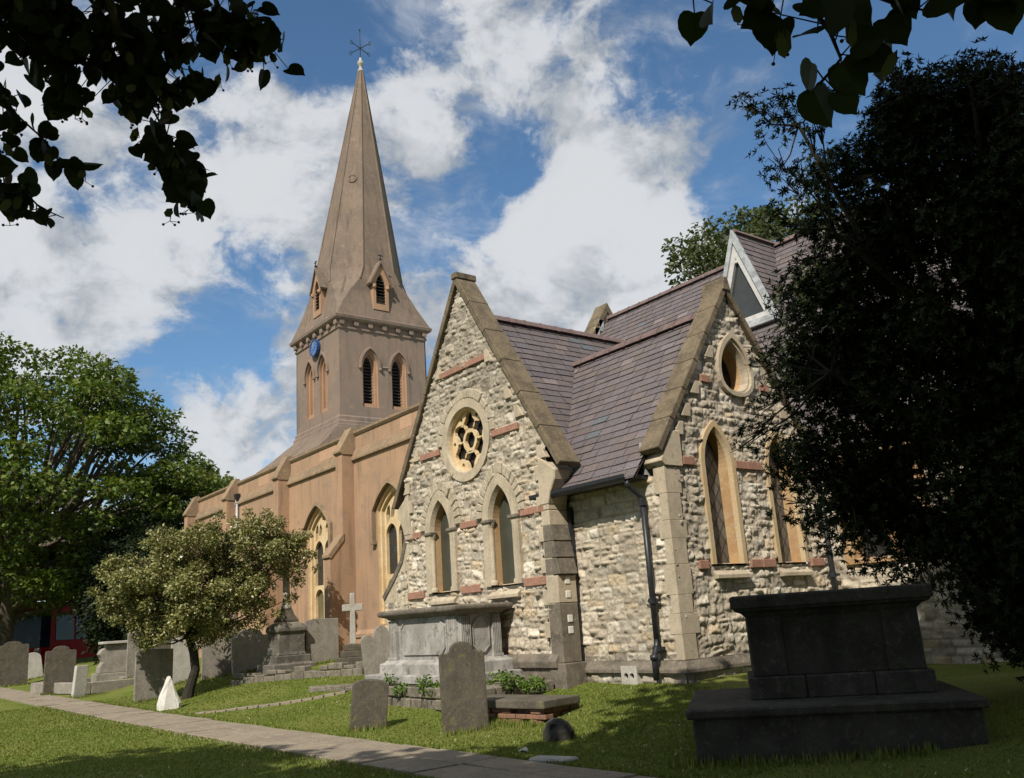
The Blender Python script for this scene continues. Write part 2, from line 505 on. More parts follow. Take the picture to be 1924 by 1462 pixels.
def ragstone_wall(name, F, u0, u1, v0, v1, inside, parent, seed=1, step=.022, course=(.13, .21), wid=(.17, .42), amp=.05, warp=.03, rough=1.0, dark=0.0, greytop=None):
    """rock faced stones in rough courses, as real relief on a fine grid"""
    r = np.random.default_rng(seed)
    nu, nv = int((u1 - u0) / step) + 1, int((v1 - v0) / step) + 1
    U, V = np.meshgrid(np.linspace(u0, u1, nu), np.linspace(v0, v1, nv))
    wu = U + warp * (vnoise(U, V, 1.7, seed + 1) - .5) * 2 + warp * .5 * (vnoise(U, V, 6, seed + 2) - .5)
    wv = V + warp * (vnoise(U, V, 1.3, seed + 3) - .5) * 2 + warp * .6 * (vnoise(U, V, 5, seed + 4) - .5)
    rows = [v0 - .3]
    while rows[-1] < v1 + .4:
        rows.append(rows[-1] + r.uniform(*course))
    rows = np.array(rows)
    H = np.zeros_like(U); C = np.zeros(U.shape + (3,))
    ri = np.clip(np.searchsorted(rows, wv) - 1, 0, len(rows) - 2)
    for k in range(len(rows) - 1):
        sel = ri == k
        if not sel.any(): continue
        uu = wu[sel]; vv = wv[sel]; UU = U[sel]; VV = V[sel]
        brk = [u0 - .5 - r.uniform(0, .3)]
        while brk[-1] < u1 + .6:
            brk.append(brk[-1] + r.uniform(*wid))
        brk = np.array(brk)
        si = np.clip(np.searchsorted(brk, uu) - 1, 0, len(brk) - 2)
        n = len(brk)
        split = r.random(n) < .22           # some stones are two thin ones
        vb0 = np.full(uu.shape, rows[k]); vb1 = np.full(uu.shape, rows[k + 1]); mid = (vb0 + vb1) / 2
        sp = split[si] & (rows[k + 1] - rows[k] > .15)
        up = vv > mid
        vb0 = np.where(sp & up, mid, vb0); vb1 = np.where(sp & ~up, mid, vb1)
        sid = si * 2 + (sp & up)
        n2 = n * 2 + 2
        du = np.minimum(uu - brk[si], brk[si + 1] - uu); dv = np.minimum(vv - vb0, vb1 - vv)
        dd = np.minimum(du, dv)
        edge = np.clip((dd - .006) / .022, 0, 1); edge = edge * edge * (3 - 2 * edge)
        proud = r.uniform(.35, 1.0, n2); tu = r.normal(0, .10, n2); tv = r.normal(0, .16, n2)
        cu = (brk[si] + brk[si + 1]) / 2; cv = (vb0 + vb1) / 2
        fac = np.ones_like(uu)
        for q in range(3):
            ta = r.random(n2) * 6.283; sl = r.uniform(.12, .42, n2); of = r.uniform(.35, 1.15, n2)
            fac = np.minimum(fac, of[sid] + (np.cos(ta)[sid] * (uu - cu) + np.sin(ta)[sid] * (vv - cv)) * sl[sid] / amp)
        proudv = np.clip(proud[sid] * fac, .05, 1.2)
        rockn = (vnoise(UU, VV, 11, seed + 5) - .5) * .04 + (vnoise(UU, VV, 26, seed + 6) - .5) * .034
        hh = edge * (proudv * amp + tu[sid] * (uu - cu) + tv[sid] * (vv - cv) + rough * rockn)
        H[sel] = np.maximum(hh, -.012)
        ci = r.choice(len(STONE_COLS), n2, p=[.2, .17, .14, .13, .09, .08, .05, .07, .07])
        cc = STONE_COLS[ci][sid] * (1 + r.normal(0, .09, n2))[sid][:, None]
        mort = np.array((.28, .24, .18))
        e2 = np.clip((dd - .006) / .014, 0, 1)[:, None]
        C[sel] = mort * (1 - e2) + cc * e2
    st = .94 + .26 * vnoise(U, V, .9, seed + 8)
    C *= st[..., None]
    if greytop is not None:
        t = np.clip((V - greytop[0]) / (greytop[1] - greytop[0]), 0, 1)[..., None] * .75
        C = C * (1 - t) + t * (C.mean(-1, keepdims=True) * np.array((.74, .655, .535)))
    ds = np.clip((1.15 - V) / .35, 0, 1) * (vnoise(U, V, 3, seed + 9) * .8)   # damp, algae-stained foot
    C = C * (1 - ds[..., None] * .6)
    P = np.stack(F(U, V, H), -1) if True else None
    idx = np.arange(nu * nv).reshape(nv, nu)
    q = np.stack([idx[:-1, :-1], idx[:-1, 1:], idx[1:, 1:], idx[1:, :-1]], -1).reshape(-1, 4)
    uc = (U[:-1, :-1] + U[1:, 1:]) / 2; vc = (V[:-1, :-1] + V[1:, 1:]) / 2
    keep = inside(uc, vc).ravel()
    q = q[keep]
    used = np.unique(q); remap = np.full(nu * nv, -1); remap[used] = np.arange(len(used))
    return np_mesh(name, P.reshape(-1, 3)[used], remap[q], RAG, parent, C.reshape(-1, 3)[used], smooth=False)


def arch_pts(cx, a, v0, vs, va, n=9):
    """pointed arch outline, counter-clockwise from bottom left ... going up the right side"""
    h = va - vs
    c = max(0.0, (h * h - a * a) / (2 * a)); r = a + c
    pts = [(cx - a, v0), (cx + a, v0)]
    th = math.atan2(h, c)
    for i in range(n + 1):
        t = th * i / n
        pts.append((cx - c + r * math.cos(t), vs + r * math.sin(t)))
    for i in range(1, n + 1):
        t = th * (n - i) / n
        pts.append((cx + c - r * math.cos(t), vs + r * math.sin(t)))
    return pts


def arch_inside(cx, a, v0, vs, va):
    h = va - vs; c = max(0.0, (h * h - a * a) / (2 * a)); r = a + c

    def f(u, v):
        x = np.abs(u - cx)
        return (v > v0) & (((v <= vs) & (x < a)) | ((v > vs) & ((x + c) ** 2 + (v - vs) ** 2 < r * r)))
    return f


def circ(cx, cz, r, n=32, ph=0.0):
    return [(cx + r * math.cos(2 * math.pi * k / n + ph), cz + r * math.sin(2 * math.pi * k / n + ph)) for k in range(n)]


def ring(mb, outer, inner, F, w0, wf, wb, chamfer=None):
    """raised surround: outer side, front face, (chamfer), inner reveal"""
    L = [[F(u, v, w0) for u, v in outer], [F(u, v, wf) for u, v in outer], [F(u, v, wf) for u, v in inner]]
    if chamfer:
        L.append([F(u, v, wb) for u, v in chamfer])
    else:
        L.append([F(u, v, wb) for u, v in inner])
    mb.loft(L)


# ------------------------------------------------------------------ ground, paths
def build_ground():
    xs = np.concatenate([np.linspace(-900, -75, 14), np.arange(-70, 20, .5), np.linspace(25, 900, 14)])
    ys = np.concatenate([np.linspace(-900, -25, 12), np.arange(-20, 40, .5), np.linspace(45, 900, 14)])
    V = [(x, y, G(x, y) - (0.05 if 5.35 < y < 6.85 and x > -62 else 0)) for y in ys for x in xs]
    nx = len(xs); ny = len(ys)
    idx = np.arange(nx * ny).reshape(ny, nx)
    q = np.stack([idx[:-1, :-1], idx[:-1, 1:], idx[1:, 1:], idx[1:, :-1]], -1).reshape(-1, 4)
    o = np_mesh('ground', V, q, LAWN, smooth=True); props(o, kind='structure')
    # flagged path along the church
    mb = MB()
    x = 3.0
    while x > -62:
        L = random.uniform(.75, 1.35)
        k = random.choice((2, 2, 2, 3, 1))
        es = [5.5] + sorted(5.5 + 1.25 * (i + 1) / k + random.uniform(-.12, .12) for i in range(k - 1)) + [6.75]
        for a, b in zip(es[:-1], es[1:]):
            zc = G(x - L / 2, (a + b) / 2) + random.uniform(.006, .02)
            j = lambda: random.uniform(-.015, .015)
            p = [(x - L + .012, a + .012 + j()), (x - .012, a + .012 + j()), (x - .012, b - .012 + j()), (x - L + .012, b - .012 + j())]
            tl = [zc + random.uniform(-.008, .008) for _ in range(4)]
            mb.add([(q[0], q[1], zc - .12) for q in p] + [(q[0], q[1], t) for q, t in zip(p, tl)],
                   [(4, 5, 6, 7), (0, 1, 5, 4), (1, 2, 6, 5), (2, 3, 7, 6), (3, 0, 4, 7)])
        x -= L
    props(mb.build('path', PAVE, bevel=.008), kind='structure')
    # narrow edging path that runs up to the church
    mb = MB()
    a = np.array(gp(372, 1341)); b = np.array(gp(655, 1299))
    n = 14
    t = (b - a)[:2] / np.linalg.norm((b - a)[:2]); nn = np.array((-t[1], t[0])) * .17
    for k in range(n):
        p, q = a + (b - a) * (k / n + .004), a + (b - a) * ((k + 1) / n - .004)
        z0 = G(p[0], p[1]) + .03 + random.uniform(-.006, .01); z1 = G(q[0], q[1]) + .03
        c = [(p[0] + nn[0], p[1] + nn[1]), (p[0] - nn[0], p[1] - nn[1]), (q[0] - nn[0], q[1] - nn[1]), (q[0] + nn[0], q[1] + nn[1])]
        mb.add([(x_, y_, z0 - .1) for x_, y_ in c] + [(c[0][0], c[0][1], z0), (c[1][0], c[1][1], z0), (c[2][0], c[2][1], z1), (c[3][0], c[3][1], z1)],
               [(4, 5, 6, 7), (0, 1, 5, 4), (1, 2, 6, 5), (2, 3, 7, 6), (3, 0, 4, 7)])
    props(mb.build('side_path', PAVE, bevel=.008), kind='structure')


build_ground()

# ------------------------------------------------------------------ church
CH = empty('church', (-20, 14, 0), 'Victorian church with ochre nave, tower with tall stone spire and ragstone gabled side chapels', 'church')
TAN = 1.55


def strip_wall(name, mat, F, outer, holes, parent, wb=None, label=None):
    mb = MB(); mb.plate(outer, holes, F, 0.0, wb)
    return mb.build(name, mat, parent, label=label, fix=False)


def coping(name, F, cu, apex, run, w0, w1, th, parent, flat=.0, side=(1, 1), TAN=1.55):
    """gable coping: two sloping slabs meeting at the apex (u = cu)"""
    s = math.hypot(1, TAN); nu, nv = TAN / s, 1 / s
    o = []
    for sg, do in zip((-1, 1), side):
        if not do: continue
        mb = MB()
        n = 6
        for k in range(n):                   # slab joints along the slope
            r0, r1 = run * k / n + (.006 if k else 0), run * (k + 1) / n
            j = random.uniform(-.008, .008)
            pts = []
            for r in (r0, r1):
                pts.append((cu + sg * r, apex - TAN * r))
            q0, q1 = pts
            off = th + j
            poly = [(q0[0], q0[1] - th * s * .0), q1, (q1[0] - sg * nu * off, q1[1] - nv * off), (q0[0] - sg * nu * off * (1 if k else 0), q0[1] - nv * off * (1 if k else 0) - (th * s if not k else 0))]
            if k == 0:
                poly = [q0, q1, (q1[0] - sg * nu * off, q1[1] - nv * off), (q0[0], q0[1] - th * s)]
            jw = random.uniform(-.008, .008)
            mb.extrude(poly, F, w0, w1 + jw)
        o.append(mb.build(name, COPE, parent, bevel=.012))
    return o


def slate_roof(name, p0, along, down, length, slope, parent, seed=3, ex=.195, lenfn=None):
    """slates in overlapping courses. p0: top corner on the ridge"""
    r = random.Random(seed)
    p0, al, dn = Vector(p0), Vector(along).normalized(), Vector(down).normalized()
    nr = al.cross(dn).normalized()
    if nr.z < 0: nr = -nr
    mb = MB(); mb.c = []
    L0, full = lenfn or (lambda d: length), length
    q = [p0, p0 + al * L0(0), p0 + al * L0(slope) + dn * slope, p0 + dn * slope]
    mb.add([x - nr * .03 for x in q], [(0, 1, 2, 3)]); mb.c += [(.03, .025, .027, 1)] * 4
    n = int(slope / ex)
    for k in range(n + 1):
        d0 = max(0, k * ex - .05); d1 = min(slope + .03, (k + 1) * ex)
        a = -r.uniform(0, .4); length = min(full, L0(d1))
        wob = r.uniform(-.006, .006)
        while a < length:
            w = r.uniform(.34, .46)
            x0, x1 = max(0, a), min(length, a + w - .008)
            if x1 - x0 > .03:
                lift = .014 + r.uniform(0, .010); e = d1 + wob + r.uniform(-.008, .008)
                j = r.uniform(-.004, .004)
                pts = [p0 + al * x0 + dn * d0, p0 + al * x1 + dn * d0, p0 + al * x1 + dn * (e + j) + nr * lift, p0 + al * x0 + dn * e + nr * (lift + r.uniform(0, .006)),
                       p0 + al * x1 + dn * (e + j - .004) - nr * .004, p0 + al * x0 + dn * (e - .004) - nr * .004]
                mb.add(pts, [(0, 1, 2, 3), (3, 2, 4, 5)])
                t = r.gauss(0, 1)
                b = .116 * (1 + .07 * t)
                hue = r.uniform(-1, 1)
                c = (b * (1.10 + .07 * hue), b * (.94 + .02 * hue), b * (.94 - .04 * hue), 1)
                if r.random() < .009: c = (.11, .125, .135, 1)
                if r.random() < .03: c = tuple(x * 1.35 for x in c[:3]) + (1,)
                mb.c += [c] * 6
            a += w
    return mb.build(name, SLATE, parent, fix=False)


def ridge_tiles(name, p0, p1, parent, r=.10):
    p0, p1 = Vector(p0), Vector(p1)
    L = (p1 - p0).length; t = (p1 - p0) / L; side = t.cross(Vector((0, 0, 1))).normalized(); up = side.cross(t)
    mb = MB(); n = int(L / .46)
    for k in range(n):
        a, b = p0 + t * (L * k / n), p0 + t * (L * (k + 1) / n - .006)
        prof = [(-1.5, -.9), (-.9, .05), (-.35, .55), (.35, .55), (.9, .05), (1.5, -.9)]
        lp = lambda c, s: [c + side * (x * r * s) + up * (y * r * s) for x, y in prof]
        mb.loft([lp(a, 1.0), lp(b - t * .06, 1.0)], True, True)
        mb.loft([lp(b - t * .06, 1.18), lp(b, 1.18)], True, True)
    return mb.build(name, RIDGE, parent)


# ---- rose gable (side chapel) facing the lawn
YG = 10.7; RC = -15.30; RH = 2.62; RAPX = 8.95
roseF = SF(YG)
rose_l, rose_r = RC - RH, RC + RH
lanc = [(-16.42, .40), (-14.20, .40)]
LS = dict(v0=2.30, vs=3.55, va=4.28)
rc_in = (RC, 5.42, .71)


def rose_inside(u, v):
    m = (np.abs(u - RC) < RH) & (v < RAPX - TAN * np.abs(u - RC))
    for cx, a in lanc:
        m &= ~arch_inside(cx, a + .1, LS['v0'] - .05, LS['vs'], LS['va'] + .1)(u, v)
    m &= (u - RC) ** 2 + (v - rc_in[1]) ** 2 > (rc_in[2] + .1) ** 2
    return m


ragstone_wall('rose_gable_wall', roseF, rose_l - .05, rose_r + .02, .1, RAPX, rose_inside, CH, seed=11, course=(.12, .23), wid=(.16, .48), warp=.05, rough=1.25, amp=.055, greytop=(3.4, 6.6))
mb = MB()
mb.box(rose_l + .02, rose_r - .02, YG + .45, YG + .5, 0, 4.2)
mb.extrude([(rose_l, 4.0), (rose_r, 4.0), (RC, RAPX - .1)], roseF, -.5, -.55)
mb.box(rose_r - .32, rose_r, YG + .0, YG + .40, .0, 4.6)
mb.build('gable_backing', VOID, CH)

# red sandstone bands
for (a, b, z0, z1) in [(-13.58, -12.80, 2.20, 2.36), (-15.72, -15.02, 2.20, 2.36), (-17.9, -17.2, 2.20, 2.36), (-13.55, -12.80, 3.54, 3.68), (-15.65, -15.05, 3.54, 3.68), (-17.9, -17.25, 3.54, 3.68),
                       (-14.34, -13.45, 5.27, 5.41), (-17.15, -16.32, 5.27, 5.41), (-16.18, -14.42, 6.98, 7.12)]:
    mb = MB(); x = a
    while x < b - .02:
        L = min(b - x, random.uniform(.26, .42))
        if b - x - L < .1: L = b - x
        mb.box(x, x + L - .006, YG - .052 - random.uniform(0, .008), YG + .05, z0, z1)
        x += L
    mb.build('red_band', REDST, CH, bevel=.01)

# scattered pale quoins at gable edges
for k, z in enumerate(np.arange(.95, 4.2, .29)):
    w = .34 if k % 2 else .22
    mb = MB(); mb.box(rose_r - w, rose_r + .012, YG - .058, YG + .42, z, z + .282)
    mb.build('quoin', DRESS, CH, bevel=.012)
    if z > 3.5: MB().box(rose_l - .012, rose_l + w, YG - .055, YG + .3, z, z + .282).build('quoin', DRESS, CH, bevel=.012)
mb = MB()
for z, sg in ((4.55, 1), (5.5, 1), (5.95, 1), (6.9, 1), (4.6, -1), (5.3, -1), (7.0, -1)):
    e = (RAPX - z) / TAN - .16
    mb = MB(); mb.extrude([(RC + sg * (e - .28), z), (RC + sg * e, z), (RC + sg * (e - .27 / TAN), z + .27), (RC + sg * (e - .30), z + .27)], roseF, .056, -.05)
    mb.build('quoin', DRESS, CH, bevel=.012)

coping('gable_coping', roseF, RC, RAPX + .28, 3.12, .10, -.42, .135, CH)
mb = MB()
mb.box(RC - .11, RC + .11, YG - .13, YG + .44, RAPX + .16, RAPX + .31)
mb.build('apex_stone', COPE, CH, bevel=.02)
# kneelers under the coping ends
for sg in (-1, 1):
    e = RC + sg * (RH)
    mb = MB(); mb.extrude([(e - sg * .25, 3.66), (e + sg * .02, 3.66), (e + sg * .10, 3.86), (e + sg * .26, 4.10), (e + sg * .30, 4.28), (e - sg * .2, 4.6)], roseF, .07, -.40)
    mb.build('kneeler', DRESS, CH, bevel=.015)


def lancet_window(cx, a, F, v0, vs, va, glass, parent, col=True, reveal=.20, ow=.20, axis=0):
    st = MB()
    out = arch_pts(cx, a + ow, v0 - .02, vs, va + ow * 1.15)
    inn = arch_pts(cx, a, v0 - .02, vs, va)
    chm = arch_pts(cx, a - .05, v0 - .02, vs, va - .06)
    ring(st, out, inn, F, -.02, .075 if col else .05, -.02, chm)
    win = st.build('window', DRESS if col else WARMDR, parent, bevel=0)
    # voussoir blocks round the head are rough ragstone
    rv = MB(); rv.loft([[F(u, v, -.02) for u, v in chm], [F(u, v, -reveal) for u, v in arch_pts(cx, a - .055, v0 - .02, vs, va - .07)]])
    rv.build('reveal', REVEAL, win, fix=True)
    g = MB(); g.add([F(u, v, -reveal + .015) for u, v in arch_pts(cx, a - .05, v0 - .02, vs, va - .06)], [tuple(range(len(inn)))])
    g.build('glass', glass, win)
    sl_ = MB(); sl_.loft([[F(cx - a - .02, v0 + .02, -reveal), F(cx + a + .02, v0 + .02, -reveal), F(cx + a + .1, v0 - .20, .12), F(cx - a - .1, v0 - .20, .12)],
                          [F(cx - a - .02, v0 - .3, -reveal), F(cx + a + .02, v0 - .3, -reveal), F(cx + a + .1, v0 - .27, .12), F(cx - a - .1, v0 - .27, .12)]], True, True)
    sl_.build('sill', DRESS, win, bevel=.008)
    if col:
        for s_ in (-1, 1):
            c = MB(); p = F(cx + s_ * (a - .015), 0, .0)
            c.tube([(p[0], p[1], v0 + .02), (p[0], p[1], vs - .06)], .05, 10)
            c.tube([(p[0], p[1], v0), (p[0], p[1], v0 + .06), (p[0], p[1], v0 + .1)], [.085, .08, .05], 10)
            c.tube([(p[0], p[1], vs - .12), (p[0], p[1], vs - .05), (p[0], p[1], vs)], [.05, .075, .09], 10)
            c.build('colonnette', DRESS, win, smooth=False)
            c = MB(); q = F(cx + s_ * (a + .06), 0, .02)
            c.box(q[0] - .16, q[0] + .16, q[1] - .09, q[1] + .09, vs - .01, vs + .06) if axis == 0 else c.box(q[0] - .09, q[0] + .09, q[1] - .16, q[1] + .16, vs - .01, vs + .06)
            c.build('capital', DARKDRESS, win, bevel=.012)
    return win


def arch_stones(name, cx, a, vs, va, F, parent, w=.2, seed=5, mat=None, proud=.07):
    """rough relieving voussoirs outside a window head"""
    r = random.Random(seed)
    o = arch_pts(cx, a + w, vs, vs, va + w * 1.1, 8)[2:]
    i = arch_pts(cx, a, vs, vs, va, 8)[2:]
    mb = MB()
    for k in range(len(o) - 1):
        g = .05
        A, B, Cc, D = i[k], i[k + 1], o[k + 1], o[k]
        e = r.uniform(-.03, .05)
        lerp = lambda p, q, t: (p[0] + (q[0] - p[0]) * t, p[1] + (q[1] - p[1]) * t)
        D2, C2 = lerp(A, D, 1 + e), lerp(B, Cc, 1 + e)
        mb.extrude([lerp(A, B, g), lerp(A, B, 1 - g), lerp(D2, C2, 1 - g), lerp(D2, C2, g)], F, -.02, proud + r.uniform(-.02, .015))
    return mb.build(name, mat or VOUS, parent, bevel=.015)


VOUS = stone_mat('pale_voussoir', (.44, .385, .29), (.33, .285, .21), (.24, .205, .15), scale=5, bump=.5, fine=45)
for k, (cx, a) in enumerate(lanc):
    w_ = lancet_window(cx, a, roseF, LS['v0'], LS['vs'], LS['va'], GLASS_S, CH)
    arch_stones('voussoirs', cx, a + .21, LS['vs'] + .1, LS['va'] + .24, roseF, w_, w=.2, seed=20 + k)


def rose_window():
    cx, cz, r = rc_in
    st = MB(); n = 40
    ring(st, circ(cx, cz, r + .19, n), circ(cx, cz, r, n), roseF, -.02, .055, -.01, circ(cx, cz, r - .04, n))
    win = st.build('rose_window', DRESS, CH)
    rv = MB(); rv.loft([[roseF(u, v, -.01) for u, v in circ(cx, cz, r - .04, n)], [roseF(u, v, -.21) for u, v in circ(cx, cz, r - .045, n)]])
    rv.build('reveal', CREAMST, win)
    tr = MB()
    holes = [foil(cx, cz, .175, 0, 6)]
    for k in range(6):
        th = 2 * math.pi * k / 6 + math.pi / 6
        holes.append(foil(cx + .41 * math.cos(th), cz + .41 * math.sin(th), .215, th, 3))
        th2 = th + math.pi / 6
        holes.append(circ(cx + .585 * math.cos(th2), cz + .585 * math.sin(th2), .052, 8))
    tr.plate(circ(cx, cz, r - .04, n), holes, roseF, -.09, -.17)
    tr.build('tracery', CREAMST, win)
    g = MB(); g.add([roseF(u, v, -.20) for u, v in circ(cx, cz, r - .03, n)], [tuple(range(n))]); g.build('glass', VOIDGL, win)
    vs = MB(); rr = random.Random(4)
    for k in range(22):
        a0, a1 = 2 * math.pi * k / 22 + .012, 2 * math.pi * (k + 1) / 22 - .012
        if math.sin((a0 + a1) / 2) < -.1: continue
        R0, R1 = r + .20, r + .38 + rr.uniform(-.04, .05)
        vs.extrude([(cx + R0 * math.cos(a0), cz + R0 * math.sin(a0)), (cx + R1 * math.cos(a0), cz + R1 * math.sin(a0)), (cx + R1 * math.cos(a1), cz + R1 * math.sin(a1)), (cx + R0 * math.cos(a1), cz + R0 * math.sin(a1))], roseF, -.02, .06 + rr.uniform(-.02, .015))
    vs.build('voussoirs', VOUS, win, bevel=.015)


def foil(cx, cz, r, ph, lobes, n=5):
    """foiled opening made of lobes"""
    pts = []
    d = r * .52; rl = r * .56
    for k in range(lobes):
        t = ph + 2 * math.pi * k / lobes
        half = math.pi / lobes + .62 if lobes < 5 else math.pi / lobes + .3
        for i in range(n + 1):
            a = t - half + 2 * half * i / n
            pts.append((cx + d * math.cos(t) + rl * math.cos(a), cz + d * math.sin(t) + rl * math.sin(a)))
    return pts


VOIDGL = plain_mat('dark_rose_glass', (.012, .012, .011), rough=.15, var=.4)
rose_window()

# corner buttress on the right: weathered slabs with dressed face, and one on the left seen in profile
mb = MB()
bx = rose_r
for k in range(3):
    z1, z0 = 3.28 - .31 * k, 3.28 - .31 * (k + 1) + .006
    x1, x0 = bx + .015 + .055 * k, bx + .015 + .055 * (k + 1)
    mb.extrude([(bx - .2, z0), (x0 + .02, z0), (x1, z1), (bx - .2, z1)], SF(YG - .062), 0, -.45)
mb.build('buttress_weathering', DARKDRESS, CH, bevel=.012)
mb = MB(); mb.box(bx - .2, bx + .13, YG - .066, YG + .38, 1.85, 2.34); mb.build('buttress', DRESS, CH, bevel=.01)
mb = MB(); mb.box(bx - .2, bx + .13, YG - .066, YG + .38, .80, 1.845); mb.box(bx - .25, bx + .20, YG - .10, YG + .42, .0, .80); mb.build('buttress', DARKDRESS, CH, bevel=.015)
for z in (1.93, 2.18, 1.30, 1.5):
    mb = MB(); mb.box(bx + .12, bx + .145, YG + .10, YG + .22, z, z + .13); mb.build('flint_panel', GMARB, CH, bevel=.01)
mb = MB(); mb.box(bx + .02, bx + .09, YG + .39, YG + .47, .55, 3.6); mb.build('shade_gap_strip', IRON, CH)  # dark strip standing in for the shaded gap behind the buttress
mb = MB()
prof = [(rose_l + .05, 3.75), (rose_l - .02, 3.70), (rose_l - .28, 3.15), (rose_l - .55, 2.86), (rose_l - .95, 2.42), (rose_l - 1.18, 2.33), (rose_l - 1.16, 2.22), (rose_l - 1.05, 2.18), (rose_l - 1.05, .2), (rose_l + .05, .2)]
mb.extrude(prof, roseF, .02, -.45)
mb.build('buttress', DRESS, CH, bevel=.012)
mb = MB()
for k in range(3):
    a = [(rose_l - .02, 3.70), (rose_l - .28, 3.15), (rose_l - .60, 2.82), (rose_l - 1.18, 2.34)]
    p, q = a[k], a[k + 1]
    mb.extrude([p, q, (q[0] + .09, q[1] - .10), (p[0] + .09, p[1] - .10)], roseF, .05, -.48)
mb.build('buttress_weathering', DARKDRESS, CH, bevel=.012)


def lbut_inside(u, v):
    return (u > rose_l - 1.03) & (u < rose_l) & (v < 2.2) | (u > rose_l - .5) & (u < rose_l) & (v < 2.85) & (v >= 2.2)


ragstone_wall('buttress_wall', SF(YG - .022), rose_l - 1.05, rose_l, .1, 2.9, lbut_inside, CH, seed=15)
# plinth of the gable
mb = MB(); mb.loft([[(rose_l - 1.12, YG - .05, .98), (rose_r - .0, YG - .05, .98), (rose_r, YG - .16, .84), (rose_l - 1.12, YG - .16, .84)],
                    [(rose_l - 1.12, YG - .05, .72), (rose_r, YG - .05, .72), (rose_r, YG - .14, .72), (rose_l - 1.12, YG - .14, .72)]], True, True)
mb.build('plinth_course', DARKDRESS, CH, bevel=.012)
mb = MB()
mb.box(rose_l - 1.12, rose_r, YG - .08, YG, .0, .72); mb.build('plinth', RUBBLE, CH)

# ---- south aisle: drain wall and east gable
YD = 11.2; XE = -10.2; EC = 13.40; EH = 2.2; EAPX = 7.52; TANE = 1.43; TANR = 1.30; OVH = .42
drainF = SF(YD); eastF = EF(XE)
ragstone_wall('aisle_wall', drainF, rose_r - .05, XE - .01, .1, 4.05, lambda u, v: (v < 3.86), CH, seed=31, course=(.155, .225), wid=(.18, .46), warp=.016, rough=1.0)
ew = [(12.60, .37), (14.44, .37)]
ES = dict(v0=2.33, vs=4.05, va=4.78)
VES = (13.42, 5.52, 6.52, .39)     # centre, foot, top, half width


def ves_pts(k=0.0, n=10):
    cx, b, t, a = VES; a += k; vs = b + (t - b) * .33; pts = []
    top = arch_pts(cx, a, vs, vs, t + k * 1.45, n)[2:]
    # foot: lower arc
    lo = [(cx - a * math.cos(math.pi * i / n), vs - (vs - b + k * .9) * (math.sin(math.pi * i / n) ** .8)) for i in range(1, n)]
    return top + lo


def ves_inside(u, v, k):
    cx, b, t, a = VES; vs = b + (t - b) * .33; a += k
    up = arch_inside(cx, a, vs, vs, t + k * 1.45)(u, v)
    lo = (v <= vs) & (((u - cx) / a) ** 2 + ((v - vs) / (vs - b + k)) ** 2 < 1)
    return up | lo


def east_inside(u, v):
    m = (u > YD) & (u < EC + EH) & (v < EAPX - TANE * np.abs(u - EC)) 
    for cx, a in ew:
        m &= ~arch_inside(cx, a + .1, ES['v0'] - .05, ES['vs'], ES['va'] + .1)(u, v)
    m &= ~ves_inside(u, v, .08)
    return m


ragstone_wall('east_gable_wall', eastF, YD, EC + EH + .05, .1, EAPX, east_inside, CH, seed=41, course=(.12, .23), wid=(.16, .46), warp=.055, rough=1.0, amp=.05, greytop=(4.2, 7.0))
for (a, b, z0, z1) in [(13.08, 13.86, 4.02, 4.17), (11.66, 11.98, 4.02, 4.17), (14.95, 15.3, 4.02, 4.17), (12.40, 12.66, 5.60, 5.74), (14.18, 14.42, 5.60, 5.74), (11.78, 12.02, 2.23, 2.38), (13.16, 13.88, 2.23, 2.38), (15.0, 15.4, 2.23, 2.38)]:
    mb = MB(); x = a
    while x < b - .02:
        L = min(b - x, random.uniform(.3, .46))
        if b - x - L < .12: L = b - x
        mb.box(XE - .05, XE + .055 + random.uniform(0, .006), x, x + L - .006, z0, z1); x += L
    mb.build('red_band', REDST, CH, bevel=.01)
for k, (cx, a) in enumerate(ew):
    w_ = lancet_window(cx, a, eastF, ES['v0'], ES['vs'], ES['va'], GLASS_E, CH, col=False, reveal=.25, ow=.10, axis=1)
mb = MB(); n_ = len(ves_pts())
ring(mb, ves_pts(.125), ves_pts(.045), eastF, -.02, .085, .03, ves_pts(.035))
ves = mb.build('vesica_window', DRESS, CH)
mb = MB(); ring(mb, ves_pts(.045), ves_pts(0.0), eastF, .0, .04, -.12, ves_pts(-.03)); mb.build('moulding', DRESS, ves)
mb = MB(); mb.loft([[eastF(u, v, -.12) for u, v in ves_pts(-.03)], [eastF(u, v, -.36) for u, v in ves_pts(-.05)]]); mb.build('reveal', REVEAL, ves)
mb = MB(); mb.add([eastF(u, v, -.34) for u, v in ves_pts(-.02)], [tuple(range(n_))]); mb.build('glass', VOIDGL, ves)
mb = MB(); mb.extrude([(EC - EH + .1, 3.9), (EC + EH, 3.9), (EC, EAPX - .4)], eastF, -.5, -.55); mb.box(XE - .55, XE - .5, YD + .5, EC + EH, 0, 4); mb.build('gable_backing', VOID, CH)
